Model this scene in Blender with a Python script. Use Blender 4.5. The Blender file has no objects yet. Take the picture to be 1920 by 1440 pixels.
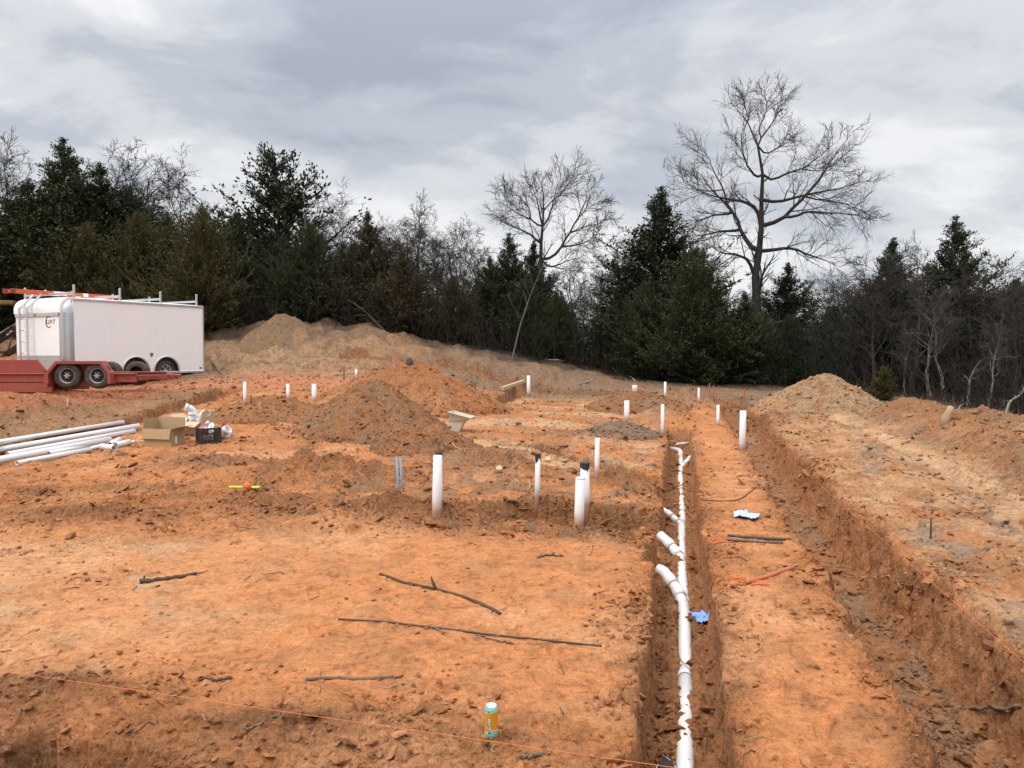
import bpy, math, random
import numpy as np
from mathutils import Vector, Matrix

# ------------------------------------------------------------------ camera, sky, sun, exposure
sc = bpy.context.scene
C = sc.collection
F = 1442.0                      # focal length in pixels of the 1920 px wide photograph
CZ = 1.95                       # eye height above the pad
PITCH = math.atan((720 - 660) / F)
cam_d = bpy.data.cameras.new("camera")
cam_d.sensor_width = 36.0
cam_d.lens = 36.0 * F / 1920.0
cam_d.clip_start = 0.05
cam_d.clip_end = 3000
cam = bpy.data.objects.new("camera", cam_d)
C.objects.link(cam)
cam.location = (0, 0, CZ)
cam.rotation_euler = (math.pi / 2 - PITCH, 0, 0)
sc.camera = cam

SUN_EL, SUN_AZ = math.radians(52), math.radians(235)     # azimuth clockwise from +Y (sun to the left, behind the camera)
sun_d = bpy.data.lights.new("sun", 'SUN')
sun_d.energy = 1.5
sun_d.angle = math.radians(22)
sun_d.color = (1.0, 0.95, 0.88)
sun = bpy.data.objects.new("sun", sun_d)
C.objects.link(sun)
sd = Vector((math.sin(SUN_AZ) * math.cos(SUN_EL), math.cos(SUN_AZ) * math.cos(SUN_EL), math.sin(SUN_EL)))
sun.rotation_euler = sd.to_track_quat('Z', 'Y').to_euler()
sun.location = sd * 60

world = bpy.data.worlds.new("World")
sc.world = world
world.use_nodes = True
wn = world.node_tree
wn.nodes.clear()


def N(nt, typ, **kw):
    n = nt.nodes.new(typ)
    for k, v in kw.items():
        if k == 'inp':
            for kk, vv in v.items():
                n.inputs[kk].default_value = vv
        else:
            setattr(n, k, v)
    return n


def ramp(nt, stops, interp='LINEAR'):
    n = nt.nodes.new('ShaderNodeValToRGB')
    n.color_ramp.interpolation = interp
    e = n.color_ramp.elements
    while len(e) < len(stops):
        e.new(0.5)
    for i, (p, c) in enumerate(stops):
        e[i].position = p
        e[i].color = (*c, 1) if len(c) == 3 else c
    return n


def math_n(nt, op, a=None, b=None, clamp=False):
    n = nt.nodes.new('ShaderNodeMath')
    n.operation = op
    n.use_clamp = clamp
    for i, v in enumerate((a, b)):
        if v is None:
            continue
        if isinstance(v, (int, float)):
            n.inputs[i].default_value = v
        else:
            nt.links.new(v, n.inputs[i])
    return n.outputs[0]


def mixc(nt, fac, a, b, blend='MIX'):
    n = nt.nodes.new('ShaderNodeMix')
    n.data_type = 'RGBA'
    n.blend_type = blend
    n.clamp_factor = True
    for sock, v in ((n.inputs[0], fac), (n.inputs[6], a), (n.inputs[7], b)):
        if isinstance(v, (int, float)):
            sock.default_value = v
        elif isinstance(v, tuple):
            sock.default_value = (*v, 1) if len(v) == 3 else v
        else:
            nt.links.new(v, sock)
    return n.outputs[2]


def build_world():
    nt = wn
    L = nt.links
    sky = N(nt, 'ShaderNodeTexSky', sky_type='NISHITA', sun_disc=False, sun_elevation=SUN_EL, sun_rotation=SUN_AZ,
            air_density=1.0, dust_density=2.0, ozone_density=1.0)
    tc = N(nt, 'ShaderNodeTexCoord')
    sep = N(nt, 'ShaderNodeSeparateXYZ')
    L.new(tc.outputs['Generated'], sep.inputs[0])
    zc = math_n(nt, 'MAXIMUM', sep.outputs[2], 0.0)
    den = math_n(nt, 'ADD', zc, 0.22)
    px = math_n(nt, 'DIVIDE', sep.outputs[0], den)
    py = math_n(nt, 'DIVIDE', sep.outputs[1], den)
    comb = N(nt, 'ShaderNodeCombineXYZ')
    L.new(px, comb.inputs[0])
    L.new(py, comb.inputs[1])

    def noise(scale, detail, rough, off, dist=0.0, squash=(1, 1, 1)):
        mp = N(nt, 'ShaderNodeMapping')
        mp.inputs['Location'].default_value = off
        mp.inputs['Scale'].default_value = squash
        L.new(comb.outputs[0], mp.inputs[0])
        n = N(nt, 'ShaderNodeTexNoise', inp={'Scale': scale, 'Detail': detail, 'Roughness': rough, 'Distortion': dist})
        L.new(mp.outputs[0], n.inputs['Vector'])
        return n.outputs['Fac']
    big = noise(0.55, 3.0, 0.5, (12.51, 1.31, 0), 0.6)
    mid = noise(1.5, 6.0, 0.55, (0.26, 16.75, 0), 0.5, (0.8, 1.0, 1))
    fine = noise(3.2, 6.0, 0.55, (1.3, 9.2, 0), 0.5)
    f = math_n(nt, 'ADD', math_n(nt, 'MULTIPLY', big, 0.62), math_n(nt, 'MULTIPLY', mid, 0.48))
    f = math_n(nt, 'ADD', f, math_n(nt, 'MULTIPLY', fine, 0.24))
    f = math_n(nt, 'SUBTRACT', f, 0.165)
    # thick cloud: grey-blue undersides to bright white
    cr = ramp(nt, [(0.35, (3.7, 4.05, 4.75)), (0.43, (4.9, 5.2, 5.8)), (0.495, (6.4, 6.6, 6.9)), (0.57, (8.0, 8.1, 8.2))], 'EASE')
    L.new(f, cr.inputs[0])
    # overcast sky is brighter towards the zenith
    mr = N(nt, 'ShaderNodeMapRange', interpolation_type='SMOOTHSTEP')
    mr.inputs['From Min'].default_value = 0.30
    mr.inputs['From Max'].default_value = 1.0
    mr.inputs['To Min'].default_value = 1.0
    mr.inputs['To Max'].default_value = 3.3
    L.new(zc, mr.inputs['Value'])
    vm = N(nt, 'ShaderNodeVectorMath', operation='SCALE')
    L.new(cr.outputs[0], vm.inputs[0])
    L.new(mr.outputs[0], vm.inputs['Scale'])
    col = mixc(nt, 0.93, sky.outputs[0], vm.outputs[0])
    bg = N(nt, 'ShaderNodeBackground', inp={'Strength': 0.1})
    L.new(col, bg.inputs[0])
    out = N(nt, 'ShaderNodeOutputWorld')
    L.new(bg.outputs[0], out.inputs[0])


build_world()
sc.view_settings.view_transform = 'Standard'
sc.view_settings.look = 'None'
sc.view_settings.exposure = 0.2
sc.view_settings.gamma = 1.0
sc.view_settings.use_curve_mapping = False
sc.cycles.max_bounces = 5
sc.cycles.diffuse_bounces = 3
sc.cycles.transparent_max_bounces = 4

# ------------------------------------------------------------------ noise and plan geometry
rng = np.random.default_rng(7)
random.seed(7)
PERM = rng.permutation(512)
ANG = rng.uniform(0, 2 * np.pi, 512)
GX, GY = np.cos(ANG), np.sin(ANG)


def pn(x, y, seed=0):
    """gradient noise, about -0.7..0.7"""
    x = np.asarray(x, float) + seed * 17.31
    y = np.asarray(y, float) + seed * 7.77
    xi = np.floor(x).astype(np.int64)
    yi = np.floor(y).astype(np.int64)
    fx, fy = x - xi, y - yi
    sx = fx * fx * fx * (fx * (fx * 6 - 15) + 10)
    sy = fy * fy * fy * (fy * (fy * 6 - 15) + 10)

    def g(ix, iy, dx, dy):
        h = PERM[(PERM[ix & 511] + iy) & 511]
        return GX[h] * dx + GY[h] * dy
    a = g(xi, yi, fx, fy)
    b = g(xi + 1, yi, fx - 1, fy)
    c = g(xi, yi + 1, fx, fy - 1)
    d = g(xi + 1, yi + 1, fx - 1, fy - 1)
    return (a + (b - a) * sx) * (1 - sy) + (c + (d - c) * sx) * sy


def fbm(x, y, octv=4, seed=0, gain=0.5):
    s, a, f = 0, 1.0, 1.0
    for i in range(octv):
        s = s + a * pn(x * f, y * f, seed + i * 3)
        a *= gain
        f *= 2.03
    return s


def ss(a, b, x):
    t = np.clip((x - a) / (b - a), 0, 1)
    return t * t * (3 - 2 * t)


def box2(u, v, u0, u1, v0, v1, w=0.4):
    return ss(u0 - w, u0 + w, u) * (1 - ss(u1 - w, u1 + w, u)) * ss(v0 - w, v0 + w, v) * (1 - ss(v1 - w, v1 + w, v))


CU, SU = 0.9777, 0.2112         # plan axes of the building: u across, v away from the camera


def uv(x, y):
    return CU * x - SU * y, SU * x + CU * y


def xy(u, v):
    return CU * u + SU * v, -SU * u + CU * v


CP, SP = math.cos(PITCH), math.sin(PITCH)


def ray(px, py):
    a, b = (px - 960) / F, (720 - py) / F
    return np.array([a, CP + b * SP, -SP + b * CP])


def at_depth(px, py, d):
    r = ray(px, py)
    return np.array([0, 0, CZ]) + r * (d / r[1])


# measured spots of the natural ground: (photo x, photo y, metres away)
_cp = [(400, 832, 13.4), (100, 850, 13.6), (0, 960, 8.9), (200, 795, 17), (260, 718, 24.2), (100, 742, 19.5), (500, 720, 22),
       (588, 752, 19.5), (459, 760, 18.5), (650, 702, 25), (450, 682, 27), (400, 628, 30.5), (760, 642, 31), (900, 663, 31),
       (1060, 690, 31), (1250, 716, 31), (1450, 722, 30), (1600, 735, 28), (1750, 748, 25), (1905, 785, 20), (991, 741, 25.5),
       (870, 708, 26.5), (1247, 744, 25), (1310, 753, 24), (1700, 850, 13), (20, 640, 31), (200, 640, 31)]
_pts = [at_depth(*c) for c in _cp]
for X, Y in [(-3, 1), (0, 1), (3, 1), (-5, 5), (0, 5), (4, 5), (-4, 9), (0, 9), (5, 9), (-2.5, 13), (1, 13), (6, 13), (0, 18), (4, 18), (7, 10), (3, 22)]:
    _pts.append(np.array([X, Y, 0.016 * Y]))
for X, Y, Z in [(0, 46, 1.6), (-25, 42, 3.3), (25, 42, 0.7), (-40, 25, 2.2), (-25, 15, 1.0), (30, 15, 0.1), (-20, 5, 0.4), (20, 5, 0.0), (0, -15, 0),
                (0, 90, 2.0), (-70, 90, 3), (70, 90, 1), (-60, 0, 0.8), (60, 0, 0.2), (-13.6, 22.3, 1.0), (-12.5, 19.4, 0.96)]:
    _pts.append(np.array([X, Y, Z]))
_pts = np.array(_pts)


def _phi(r2):
    return 0.5 * r2 * np.log(r2 + 1e-9)


_n = len(_pts)
_A = np.zeros((_n + 3, _n + 3))
_d2 = ((_pts[:, None, :2] - _pts[None, :, :2]) ** 2).sum(-1)
_A[:_n, :_n] = _phi(_d2) + np.eye(_n) * 0.6
_A[:_n, _n] = 1
_A[:_n, _n + 1:] = _pts[:, :2]
_A[_n:, :_n] = _A[:_n, _n:].T
_w = np.linalg.solve(_A, np.concatenate([_pts[:, 2], np.zeros(3)]))


def macro(x, y):
    x = np.asarray(x, float)
    y = np.asarray(y, float)
    r = np.hypot(x, y)
    k = np.minimum(1.0, 80.0 / np.maximum(r, 1e-6))
    xc, yc = x * k, y * k
    z = _w[_n] + _w[_n + 1] * xc + _w[_n + 2] * yc
    for i in range(_n):
        z = z + _w[i] * _phi((xc - _pts[i, 0]) ** 2 + (yc - _pts[i, 1]) ** 2)
    return z


# edge of the woods: metres away as seen at photo x
_ex = [-700, 0, 380, 760, 900, 1060, 1300, 1500, 1700, 1920, 2500]
_ed = [34, 33.5, 30.0, 31.0, 31.0, 31.0, 30.0, 28.5, 25.0, 20.0, 17]


def wood_depth(x, y):
    """metres inside the woods (negative on the cleared side)"""
    px = 960 + F * x / np.maximum(y, 3.0)
    return np.where(y > 3, y - np.interp(px, _ex, _ed), -20.0)


# trenches in plan: (kind, across centre, half width, start, end, depth, wall left, wall right)
TR = [('v', 0.04, 0.25, -1.0, 17.4, 0.43, 0.05, 0.05, 1),
      ('v', 1.62, 0.46, -3.0, 25.8, 0.56, 0.08, 0.26, 2),
      ('u', 2.60, 0.52, -12.5, 2.1, 0.45, 0.06, 0.12, 3),
      ('v', -11.95, 0.42, 2.2, 19.2, 0.42, 0.08, 0.16, 4),
      ('u', 26.0, 0.35, -12.0, 2.1, 0.35, 0.1, 0.1, 5),
      ('u', 8.45, 0.40, -3.5, 0.0, 0.42, 0.10, 0.12, 6),
      ('v', -5.2, 0.26, 17.4, 26.2, 0.40, 0.08, 0.10, 7)]
_dg = (np.array([-0.1, 10.55]), np.array([-2.75, 14.1]))        # the slanting ditch


def trench_frac(x, y):
    u, v = uv(x, y)
    best = np.zeros_like(u)
    depth = np.zeros_like(u)
    lip = np.full_like(u, 9.0)

    def one(a, b, half, b0, b1, dep, wl, wr, seed):
        nonlocal best, depth, lip
        e1 = 0.10 * pn(b * 0.7, 0.3 * b, seed) + 0.09 * pn(b * 2.6, b * 0, seed + 11) + 0.055 * pn(b * 8, b * 0 + 3.3, seed + 21) + 0.03 * pn(b * 22, a * 6, seed + 5)
        e2 = 0.10 * pn(b * 0.7, 0.3 * b + 40, seed) + 0.09 * pn(b * 2.6, b * 0 + 9.5, seed + 11) + 0.055 * pn(b * 8, b * 0 + 7.7, seed + 21) + 0.03 * pn(b * 22, a * 6 + 9, seed + 5)
        if seed == 1:
            e1, e2 = e1 * 0.5, e2 * 0.5
            e1 = e1 + 0.09 * ss(6.7, 6.95, b) * (1 - ss(7.4, 7.7, b)) + 0.08 * ss(9.7, 9.9, b) * (1 - ss(10.2, 10.5, b))
            e2 = e2 + 0.10 * ss(14.6, 14.8, b) * (1 - ss(15.2, 15.4, b))
        sl = a + half + e1
        sr = half - a + e2
        sb = np.minimum(b - b0, b1 - b) + 0.1 * pn(a * 3, b, seed + 2)
        f = ss(0, wl, sl) * ss(0, wr, sr) * ss(0, 0.2, sb)
        s = np.minimum(np.minimum(sl, sr), sb)
        lip = np.where(s < 0, np.minimum(lip, -s), np.where(f > 0.02, 0, lip))
        better = dep * f > depth
        depth = np.where(better, dep * f, depth)
        best = np.maximum(best, f)
    for k, c, h, b0, b1, dep, wl, wr, seed in TR:
        if k == 'v':
            one(u - c, v, h, b0, b1, dep, wl, wr, seed)
        else:
            one(v - c, u, h, b0, b1, dep, wl, wr, seed)
    d = _dg[1] - _dg[0]
    ln = np.hypot(*d)
    d = d / ln
    b = (u - _dg[0][0]) * d[0] + (v - _dg[0][1]) * d[1]
    a = (u - _dg[0][0]) * -d[1] + (v - _dg[0][1]) * d[0]
    one(a, b, 0.22, 0, ln, 0.34, 0.12, 0.12, 9)
    return best, depth, lip


# low spoil heaps that belong to the ground: (photo x, photo y of the foot, metres away, height, half width, half depth)
LOW = [(600, 905, 10.6, 0.24, 1.15, 0.6), (740, 985, 8.2, 0.17, 0.75, 0.35), (1145, 920, 10.1, 0.16, 0.42, 0.35), (930, 900, 11.2, 0.20, 0.75, 0.5),
       (900, 860, 12.6, 0.10, 1.0, 0.5), (1060, 815, 15.2, 0.12, 0.8, 0.6), (400, 870, 11.3, 0.12, 0.8, 0.4), (1250, 775, 19.0, 0.2, 0.7, 0.7),
       (1000, 965, 8.75, 0.14, 1.2, 0.25), (1290, 735, 25.0, 0.25, 0.9, 0.5), (150, 985, 8.3, 0.08, 0.9, 0.4), (520, 960, 8.9, 0.06, 0.8, 0.35),
       (1440, 770, 18.5, 0.18, 1.0, 0.6), (860, 700, 27, 0.20, 2.5, 0.9), (1000, 700, 28, 0.16, 2.5, 1.0), (1860, 790, 17, 0.3, 1.5, 1.0),
       (60, 1330, 4.1, 0.05, 0.6, 0.25), (520, 1400, 3.75, 0.05, 0.7, 0.2)]
LOW = [(*at_depth(a, b, d)[:2], h, rx, ry) for a, b, d, h, rx, ry in LOW]


def rough_map(x, y):
    u, v = uv(x, y)
    r = 0.62 + 0.30 * fbm(x * 0.7, y * 0.7, 3, 31)
    pad = box2(u, v, -4.4, -0.35, 3.9, 7.3, 0.35)
    strip = box2(u, v, 0.45, 1.0, 2.8, 22, 0.15)
    left = box2(u, v, -9, -4.0, 3.9, 6.6, 0.6)
    r = r * (1 - 0.80 * pad) * (1 - 0.72 * strip) * (1 - 0.55 * left)
    crumbs = ss(0.05, 0.30, fbm(x * 0.9 + 5, y * 0.9, 4, 44))
    r = r + (0.10 + 0.20 * (1 - pad)) * crumbs
    for lx, ly, h, rx, ry in LOW:
        q = ((x - lx) / rx) ** 2 + ((y - ly) / ry) ** 2
        r = r + 0.7 * np.exp(-q * 1.2)
    r = r + 0.45 * box2(u, v, -3.6, -0.3, 7.45, 8.05, 0.15)
    r = r + 0.35 * box2(u, v, -14, -5.0, 7.2, 9.0, 0.5) + 0.3 * box2(u, v, -12, 3, -1, 2.3, 0.3)
    far = ss(14, 30, np.hypot(x, y))
    return np.clip(r + 0.5 * far, 0.06, 1.7)


def relief(x, y, r, dist):
    """small-scale unevenness of bare soil"""
    warp = 0.25 * pn(x * 1.3, y * 1.3, 3)
    x2, y2 = x + warp, y + warp * 0.7
    z = 0.045 * fbm(x2 * 0.55, y2 * 0.55, 3, 51) * (0.25 + r)
    b1 = np.abs(pn(x2 * 2.3, y2 * 2.3, 61))
    b2 = np.abs(pn(x2 * 5.7, y2 * 5.7, 62))
    b3 = np.abs(pn(x2 * 12, y2 * 12, 63))
    b4 = np.abs(pn(x2 * 23, y2 * 23, 64))
    b5 = pn(x2 * 47, y2 * 47, 66)
    z = z + r * (0.07 * (0.25 - b1) + 0.06 * (0.25 - b2) * (0.6 + pn(x * 1.1, y * 1.1, 65)) + 0.05 * (0.25 - b3) + 0.030 * (0.25 - b4))
    z = z + (0.15 + r) * 0.011 * b5
    # scuffs and shallow scrapes in the packed clay
    sc1 = pn(x2 * 3.0 + y2 * 1.2, y2 * 9.0, 67)
    sc2 = pn(x2 * 9.0, y2 * 16.0 - x2 * 4, 68)
    z = z + 0.012 * np.maximum(0, np.abs(sc1) - 0.12) * 2 + 0.010 * np.maximum(0, sc2 - 0.1) * 2
    return z


_pg = np.random.default_rng(17)
PRINTS = []
for (a0, a1, n_) in (((-0.6, 4.2), (-1.9, 6.9), 7), ((-2.2, 4.6), (-3.6, 7.2), 7), ((0.62, 3.6), (0.72, 9.5), 14), ((-1.2, 6.9), (-3.4, 5.0), 6), ((-5.0, 5.0), (-4.2, 7.6), 6)):
    for k_ in range(n_):
        f_ = (k_ + _pg.uniform(-0.2, 0.2)) / max(1, n_ - 1)
        uu, vv = a0[0] + (a1[0] - a0[0]) * f_ + (0.10 if k_ % 2 else -0.10), a0[1] + (a1[1] - a0[1]) * f_
        px_, py_ = CU * uu + SU * vv, -SU * uu + CU * vv
        ax_, ay_ = CU * (a1[0] - a0[0]) + SU * (a1[1] - a0[1]), -SU * (a1[0] - a0[0]) + CU * (a1[1] - a0[1])
        PRINTS.append((px_, py_, math.atan2(ax_, ay_) + _pg.uniform(-0.25, 0.25)))


def ground(x, y, full=False):
    x = np.asarray(x, float)
    y = np.asarray(y, float)
    u, v = uv(x, y)
    dist = np.hypot(x, y)
    z = macro(x, y)
    r = rough_map(x, y)
    # spoil ridge right of the wheel tracks, berm in front of the trailers
    cu = 5.25 + 0.35 * pn(v * 0.35, v * 0, 71)
    hgt = (0.50 + 0.22 * pn(v * 0.8, u * 0.4, 72)) * ss(2, 8, v) * (1 - ss(20, 23, v))
    z = z + hgt * np.exp(-((u - cu) / 0.62) ** 2)
    cu = -14.0 + 0.3 * pn(v * 0.4, v * 0, 73)
    bl = ss(8.0, 11.0, v) * (1 - ss(13.5, 17.5, v))
    z = z + (0.60 + 0.14 * pn(v * 0.9, u * 0.9, 74)) * bl * np.exp(-((u - cu) / 0.9) ** 2)
    ridge = np.exp(-((u - 5.25) / 0.8) ** 2) * ss(2, 8, v) * (1 - ss(20, 23, v)) + bl * np.exp(-((u + 14.0) / 1.1) ** 2)
    # wheel tracks
    right = ss(2.3, 2.9, u) * (1 - ss(4.6, 5.0, u)) * (1 - ss(22, 26, v))
    z = z + right * (0.15 * pn(u * 2.1, v * 0.22, 75) + 0.07 * pn(u * 5, v * 0.5, 76))
    lf = box2(u, v, -11, -3.2, 6.6, 15, 0.8)
    z = z + lf * 0.075 * pn(u * 0.35 + v * 0.15, v * 1.9, 77)
    for lx, ly, h, rx, ry in LOW:
        q = ((x - lx) / rx) ** 2 + ((y - ly) / ry) ** 2
        z = z + h * 1.45 * np.clip(1.05 - 0.66 * np.sqrt(q + 0.03), 0, 1) ** 1.15 * (1 + 0.7 * pn(x * 3, y * 3, 78) + 0.3 * pn(x * 9, y * 9, 87))
    bx_, by_ = (x + 7.3) / 3.4, (y - 30.2) / 1.7        # the pushed-up bank under the two sandy mounds
    z = z + 0.62 * np.exp(-bx_ ** 2 - by_ ** 2) * (1 + 0.9 * fbm(x * 0.8, y * 0.8, 3, 94))
    fr, dep, lip = trench_frac(x, y)
    r = np.clip(r + 0.4 * ridge, 0, 1.8)
    bank = ss(0.25, 0.8, z - 0.016 * y) * ss(24, 27, y) * ss(-4, 1, -wood_depth(x, y))
    z = z + bank * (0.25 * fbm(x * 0.9, y * 0.9, 3, 79) + 0.16 * (0.3 - np.abs(pn(x * 2.2, y * 2.2, 84))) + 0.08 * (0.3 - np.abs(pn(x * 5, y * 5, 85))))
    lipn = np.exp(-(lip / 0.13) ** 2) * (lip < 8)
    z = z - 0.035 * lipn * (0.6 + pn(x * 5, y * 5, 80))
    rf = r * (1 - fr) + fr * 0.55 + 0.35 * lipn * (1 - fr)
    # bottom of the pipe trench: backfill thrown over the pipe here and there
    main = (np.abs(u - 0.02) < 0.42) & (v < 17.8)
    z = z + np.where(main, fr * (0.038 + 0.060 * np.exp(-((np.abs(u - 0.062) - 0.075) / 0.05) ** 2) * (0.35 + pn(u * 6, v * 5, 86)) + 0.022 * ss(6.3, 7.2, v) + 0.05 * np.maximum(0, pn(u * 4, v * 2.2, 81)) + 0.026 * pn(u * 11, v * 9, 82) + 0.02 * pn(u * 25, v * 22, 83)), 0)
    z = z - dep
    zr = relief(x, y, rf, dist)
    z = z + zr
    # lugged tyre tracks across the left of the pad and along the right side
    for (c0, sl, lo_, hi_) in ((7.25, -0.06, -11.0, -3.6), (9.15, -0.06, -11.0, -4.2)):
        b_ = (v - c0 - sl * (u + 6)) / 0.19
        m_ = np.clip(1.15 - b_ ** 4, 0, 1) * box2(u, v, lo_, hi_, 3, 20, 0.4) * ss(-0.25, 0.15, pn(u * 0.9, v * 0.9, 91))
        z = z + m_ * (-0.022 + 0.020 * ss(-0.2, 0.2, np.sin((u + 0.16 * np.abs(b_)) * 2 * np.pi / 0.17)))
    for c0 in (2.75, 4.35):
        b_ = (u - c0 - 0.1 * pn(v * 0.3, v * 0, 92)) / 0.2
        m_ = np.clip(1.15 - b_ ** 4, 0, 1) * ss(5, 6, v) * (1 - ss(17, 19, v)) * ss(-0.3, 0.1, pn(u * 0.9, v * 0.7, 93))
        z = z + m_ * (-0.03 + 0.022 * ss(-0.2, 0.2, np.sin((v + 0.16 * np.abs(b_)) * 2 * np.pi / 0.19)))
    # boot prints
    for fx, fy, fa in PRINTS:
        dx_, dy_ = x - fx, y - fy
        near = (np.abs(dx_) < 0.3) & (np.abs(dy_) < 0.3)
        if not near.any():
            continue
        l_ = (dx_[near] * np.sin(fa) + dy_[near] * np.cos(fa)) / 0.145
        w_ = (dx_[near] * np.cos(fa) - dy_[near] * np.sin(fa)) / (0.050 - 0.010 * np.clip(-l_, 0, 1))
        q_ = np.sqrt(l_ ** 2 + w_ ** 2)
        pr_ = -0.016 * (1 - ss(0.75, 1.0, q_)) + 0.008 * np.exp(-((q_ - 1.12) / 0.13) ** 2) + 0.004 * (q_ < 0.8) * np.sin(l_ * 18)
        zz_ = z[near] if z.ndim else z
        z[near] = zz_ + pr_
    if full:
        return z, dict(u=u, v=v, r=rf, fr=fr, lip=lipn, ridge=ridge, right=right, bank=bank, zr=zr)
    return z


# free-standing heaps: (photo x, photo y of peak, metres away, half width, half depth, foot drop) -> separate objects
HEAPS = {}


def heap_h(hp, x, y):
    cx, cy, zt, rx, ry, seed, pw = hp
    dx, dy = (x - cx) / rx, (y - cy) / ry
    an = np.arctan2(dy, dx)
    q = np.hypot(dx, dy) * (1 + 0.16 * pn(np.cos(an) * 1.4 + 5, np.sin(an) * 1.4, seed) + 0.07 * pn(np.cos(an) * 4, np.sin(an) * 4 + 3, seed + 1))
    return q


def heap_surface(hp, x, y, full=False):
    cx, cy, zt, rx, ry, seed, pw = hp
    q = heap_h(hp, x, y)
    m = macro(x, y)
    h0 = zt - macro(np.array(cx), np.array(cy))
    prof = np.clip(1.12 - np.sqrt(q * q + 0.012), -0.2, 1.2)
    prof = np.where(prof > 0, prof ** pw, prof)
    h = h0 * prof / (1.12 - 0.11) ** pw
    r = np.full_like(x, 1.05)
    n = relief(x + seed, y - seed, r, 0) * (1.0 if h0 < 1.6 else 1.7)
    n = n + 0.05 * (0.3 - np.abs(pn(x * 7, y * 7, seed + 3))) + (0.12 if h0 < 1.6 else 0.15) * min(1.3, h0) * fbm(x * 2.2, y * 2.2, 3, seed + 5) * np.clip(1 - q, 0, 1)
    gully = 0.05 * h0 * pn(np.arctan2(y - cy, x - cx) * 7, q * 1.5, seed + 9) * np.clip(q, 0, 1) * np.clip(1.2 - q, 0, 1)
    return m + h + n + gully - 0.02


def add_heap(key, px, py, d, hw, hd, pw=1.0, seed=1):
    p = at_depth(px, py, d)
    HEAPS[key] = (p[0], p[1], p[2], hw, hd, seed, pw)


add_heap('brown_cone', 700, 712, 15.6, 1.45, 1.6, 1.0, 101)
add_heap('orange_pile', 778, 676, 20.5, 2.35, 1.7, 1.0, 102)
add_heap('small_front', 800, 788, 13.6, 0.95, 0.9, 1.0, 103)
add_heap('left_brown', 505, 742, 17.2, 1.35, 1.0, 0.85, 104)
add_heap('grey_small', 1160, 790, 15.6, 0.82, 0.7, 0.9, 105)
add_heap('far_middle', 1195, 733, 21.5, 1.35, 1.2, 0.8, 106)
add_heap('right_sand', 1548, 700, 22.0, 1.8, 1.8, 1.05, 107)
add_heap('bank_peak', 530, 588, 29.6, 1.55, 1.7, 0.95, 108)
add_heap('bank_second', 690, 612, 30.0, 1.55, 1.6, 0.85, 109)


def surface(x, y):
    z = ground(x, y)
    for hp in HEAPS.values():
        near = (np.abs(x - hp[0]) < hp[3] * 1.4) & (np.abs(y - hp[1]) < hp[4] * 1.4)
        if np.any(near):
            z = np.where(near, np.maximum(z, heap_surface(hp, x, y)), z)
    return z


def on_ground(px, py, lift=0.0):
    """where the line of sight through a photo pixel meets the soil"""
    r = ray(px, py)
    d = np.geomspace(2.2, 70, 2600)
    X, Y, Z = r[0] / r[1] * d, d, CZ + r[2] / r[1] * d
    s = surface(X, Y) + lift
    k = np.argmax(s > Z)
    if k == 0:
        k = 1 if s[0] > Z[0] else len(d) - 1
    a = (Z[k - 1] - s[k - 1]) / max(1e-9, (Z[k - 1] - s[k - 1]) - (Z[k] - s[k]))
    dd = d[k - 1] + (d[k] - d[k - 1]) * min(1, max(0, a))
    return np.array([r[0] / r[1] * dd, dd, CZ + r[2] / r[1] * dd])


def gz(x, y):
    return float(surface(np.array([x]), np.array([y]))[0])

# ------------------------------------------------------------------ mesh helpers
def mesh_np(name, verts, faces_list, smooth=True):
    """verts (n,3); faces_list: arrays of quads and/or triangles"""
    me = bpy.data.meshes.new(name)
    verts = np.asarray(verts, np.float32)
    me.vertices.add(len(verts))
    me.vertices.foreach_set('co', verts.ravel())
    idx = [np.asarray(f, np.int32).ravel() for f in faces_list if len(f)]
    cnt = np.concatenate([np.full(len(f), np.asarray(f).shape[1], np.int32) for f in faces_list if len(f)])
    idx = np.concatenate(idx)
    me.loops.add(len(idx))
    me.loops.foreach_set('vertex_index', idx)
    me.polygons.add(len(cnt))
    st = np.zeros(len(cnt), np.int32)
    st[1:] = np.cumsum(cnt)[:-1]
    me.polygons.foreach_set('loop_start', st)
    me.polygons.foreach_set('loop_total', cnt)
    me.polygons.foreach_set('use_smooth', np.full(len(cnt), smooth, bool))
    me.update(calc_edges=True)
    return me


def color_attr(me, name, cols):
    a = me.color_attributes.new(name, 'FLOAT_COLOR', 'POINT')
    c = np.ones((len(me.vertices), 4), np.float32)
    c[:, :3] = cols
    a.data.foreach_set('color', c.ravel())


def float_attr(me, name, vals):
    a = me.attributes.new(name, 'FLOAT', 'POINT')
    a.data.foreach_set('value', np.asarray(vals, np.float32))


def link(name, me, mat=None, parent=None):
    o = bpy.data.objects.new(name, me)
    C.objects.link(o)
    if mat is not None and me is not None and len(me.materials) == 0:
        me.materials.append(mat)
    if parent is not None:
        o.parent = parent
    return o


def tag(o, label, cat, group=None, kind=None):
    o['label'] = label
    o['category'] = cat
    if group:
        o['group'] = group
    if kind:
        o['kind'] = kind
    return o


def thing(name, label, cat, loc=(0, 0, 0), rotz=0.0, group=None):
    o = bpy.data.objects.new(name, None)
    C.objects.link(o)
    o.empty_display_size = 0.1
    o.location = [float(v) for v in loc]
    o.rotation_euler = (0, 0, rotz)
    return tag(o, label, cat, group)


def copy_tree(root, loc, rotz=0.0, scale=(1, 1, 1)):
    r = root.copy()
    C.objects.link(r)
    r.location = [float(v) for v in loc]
    r.rotation_euler = (0, 0, rotz)
    r.scale = scale
    for ch in root.children:
        c = ch.copy()
        C.objects.link(c)
        c.parent = r
    return r


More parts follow.
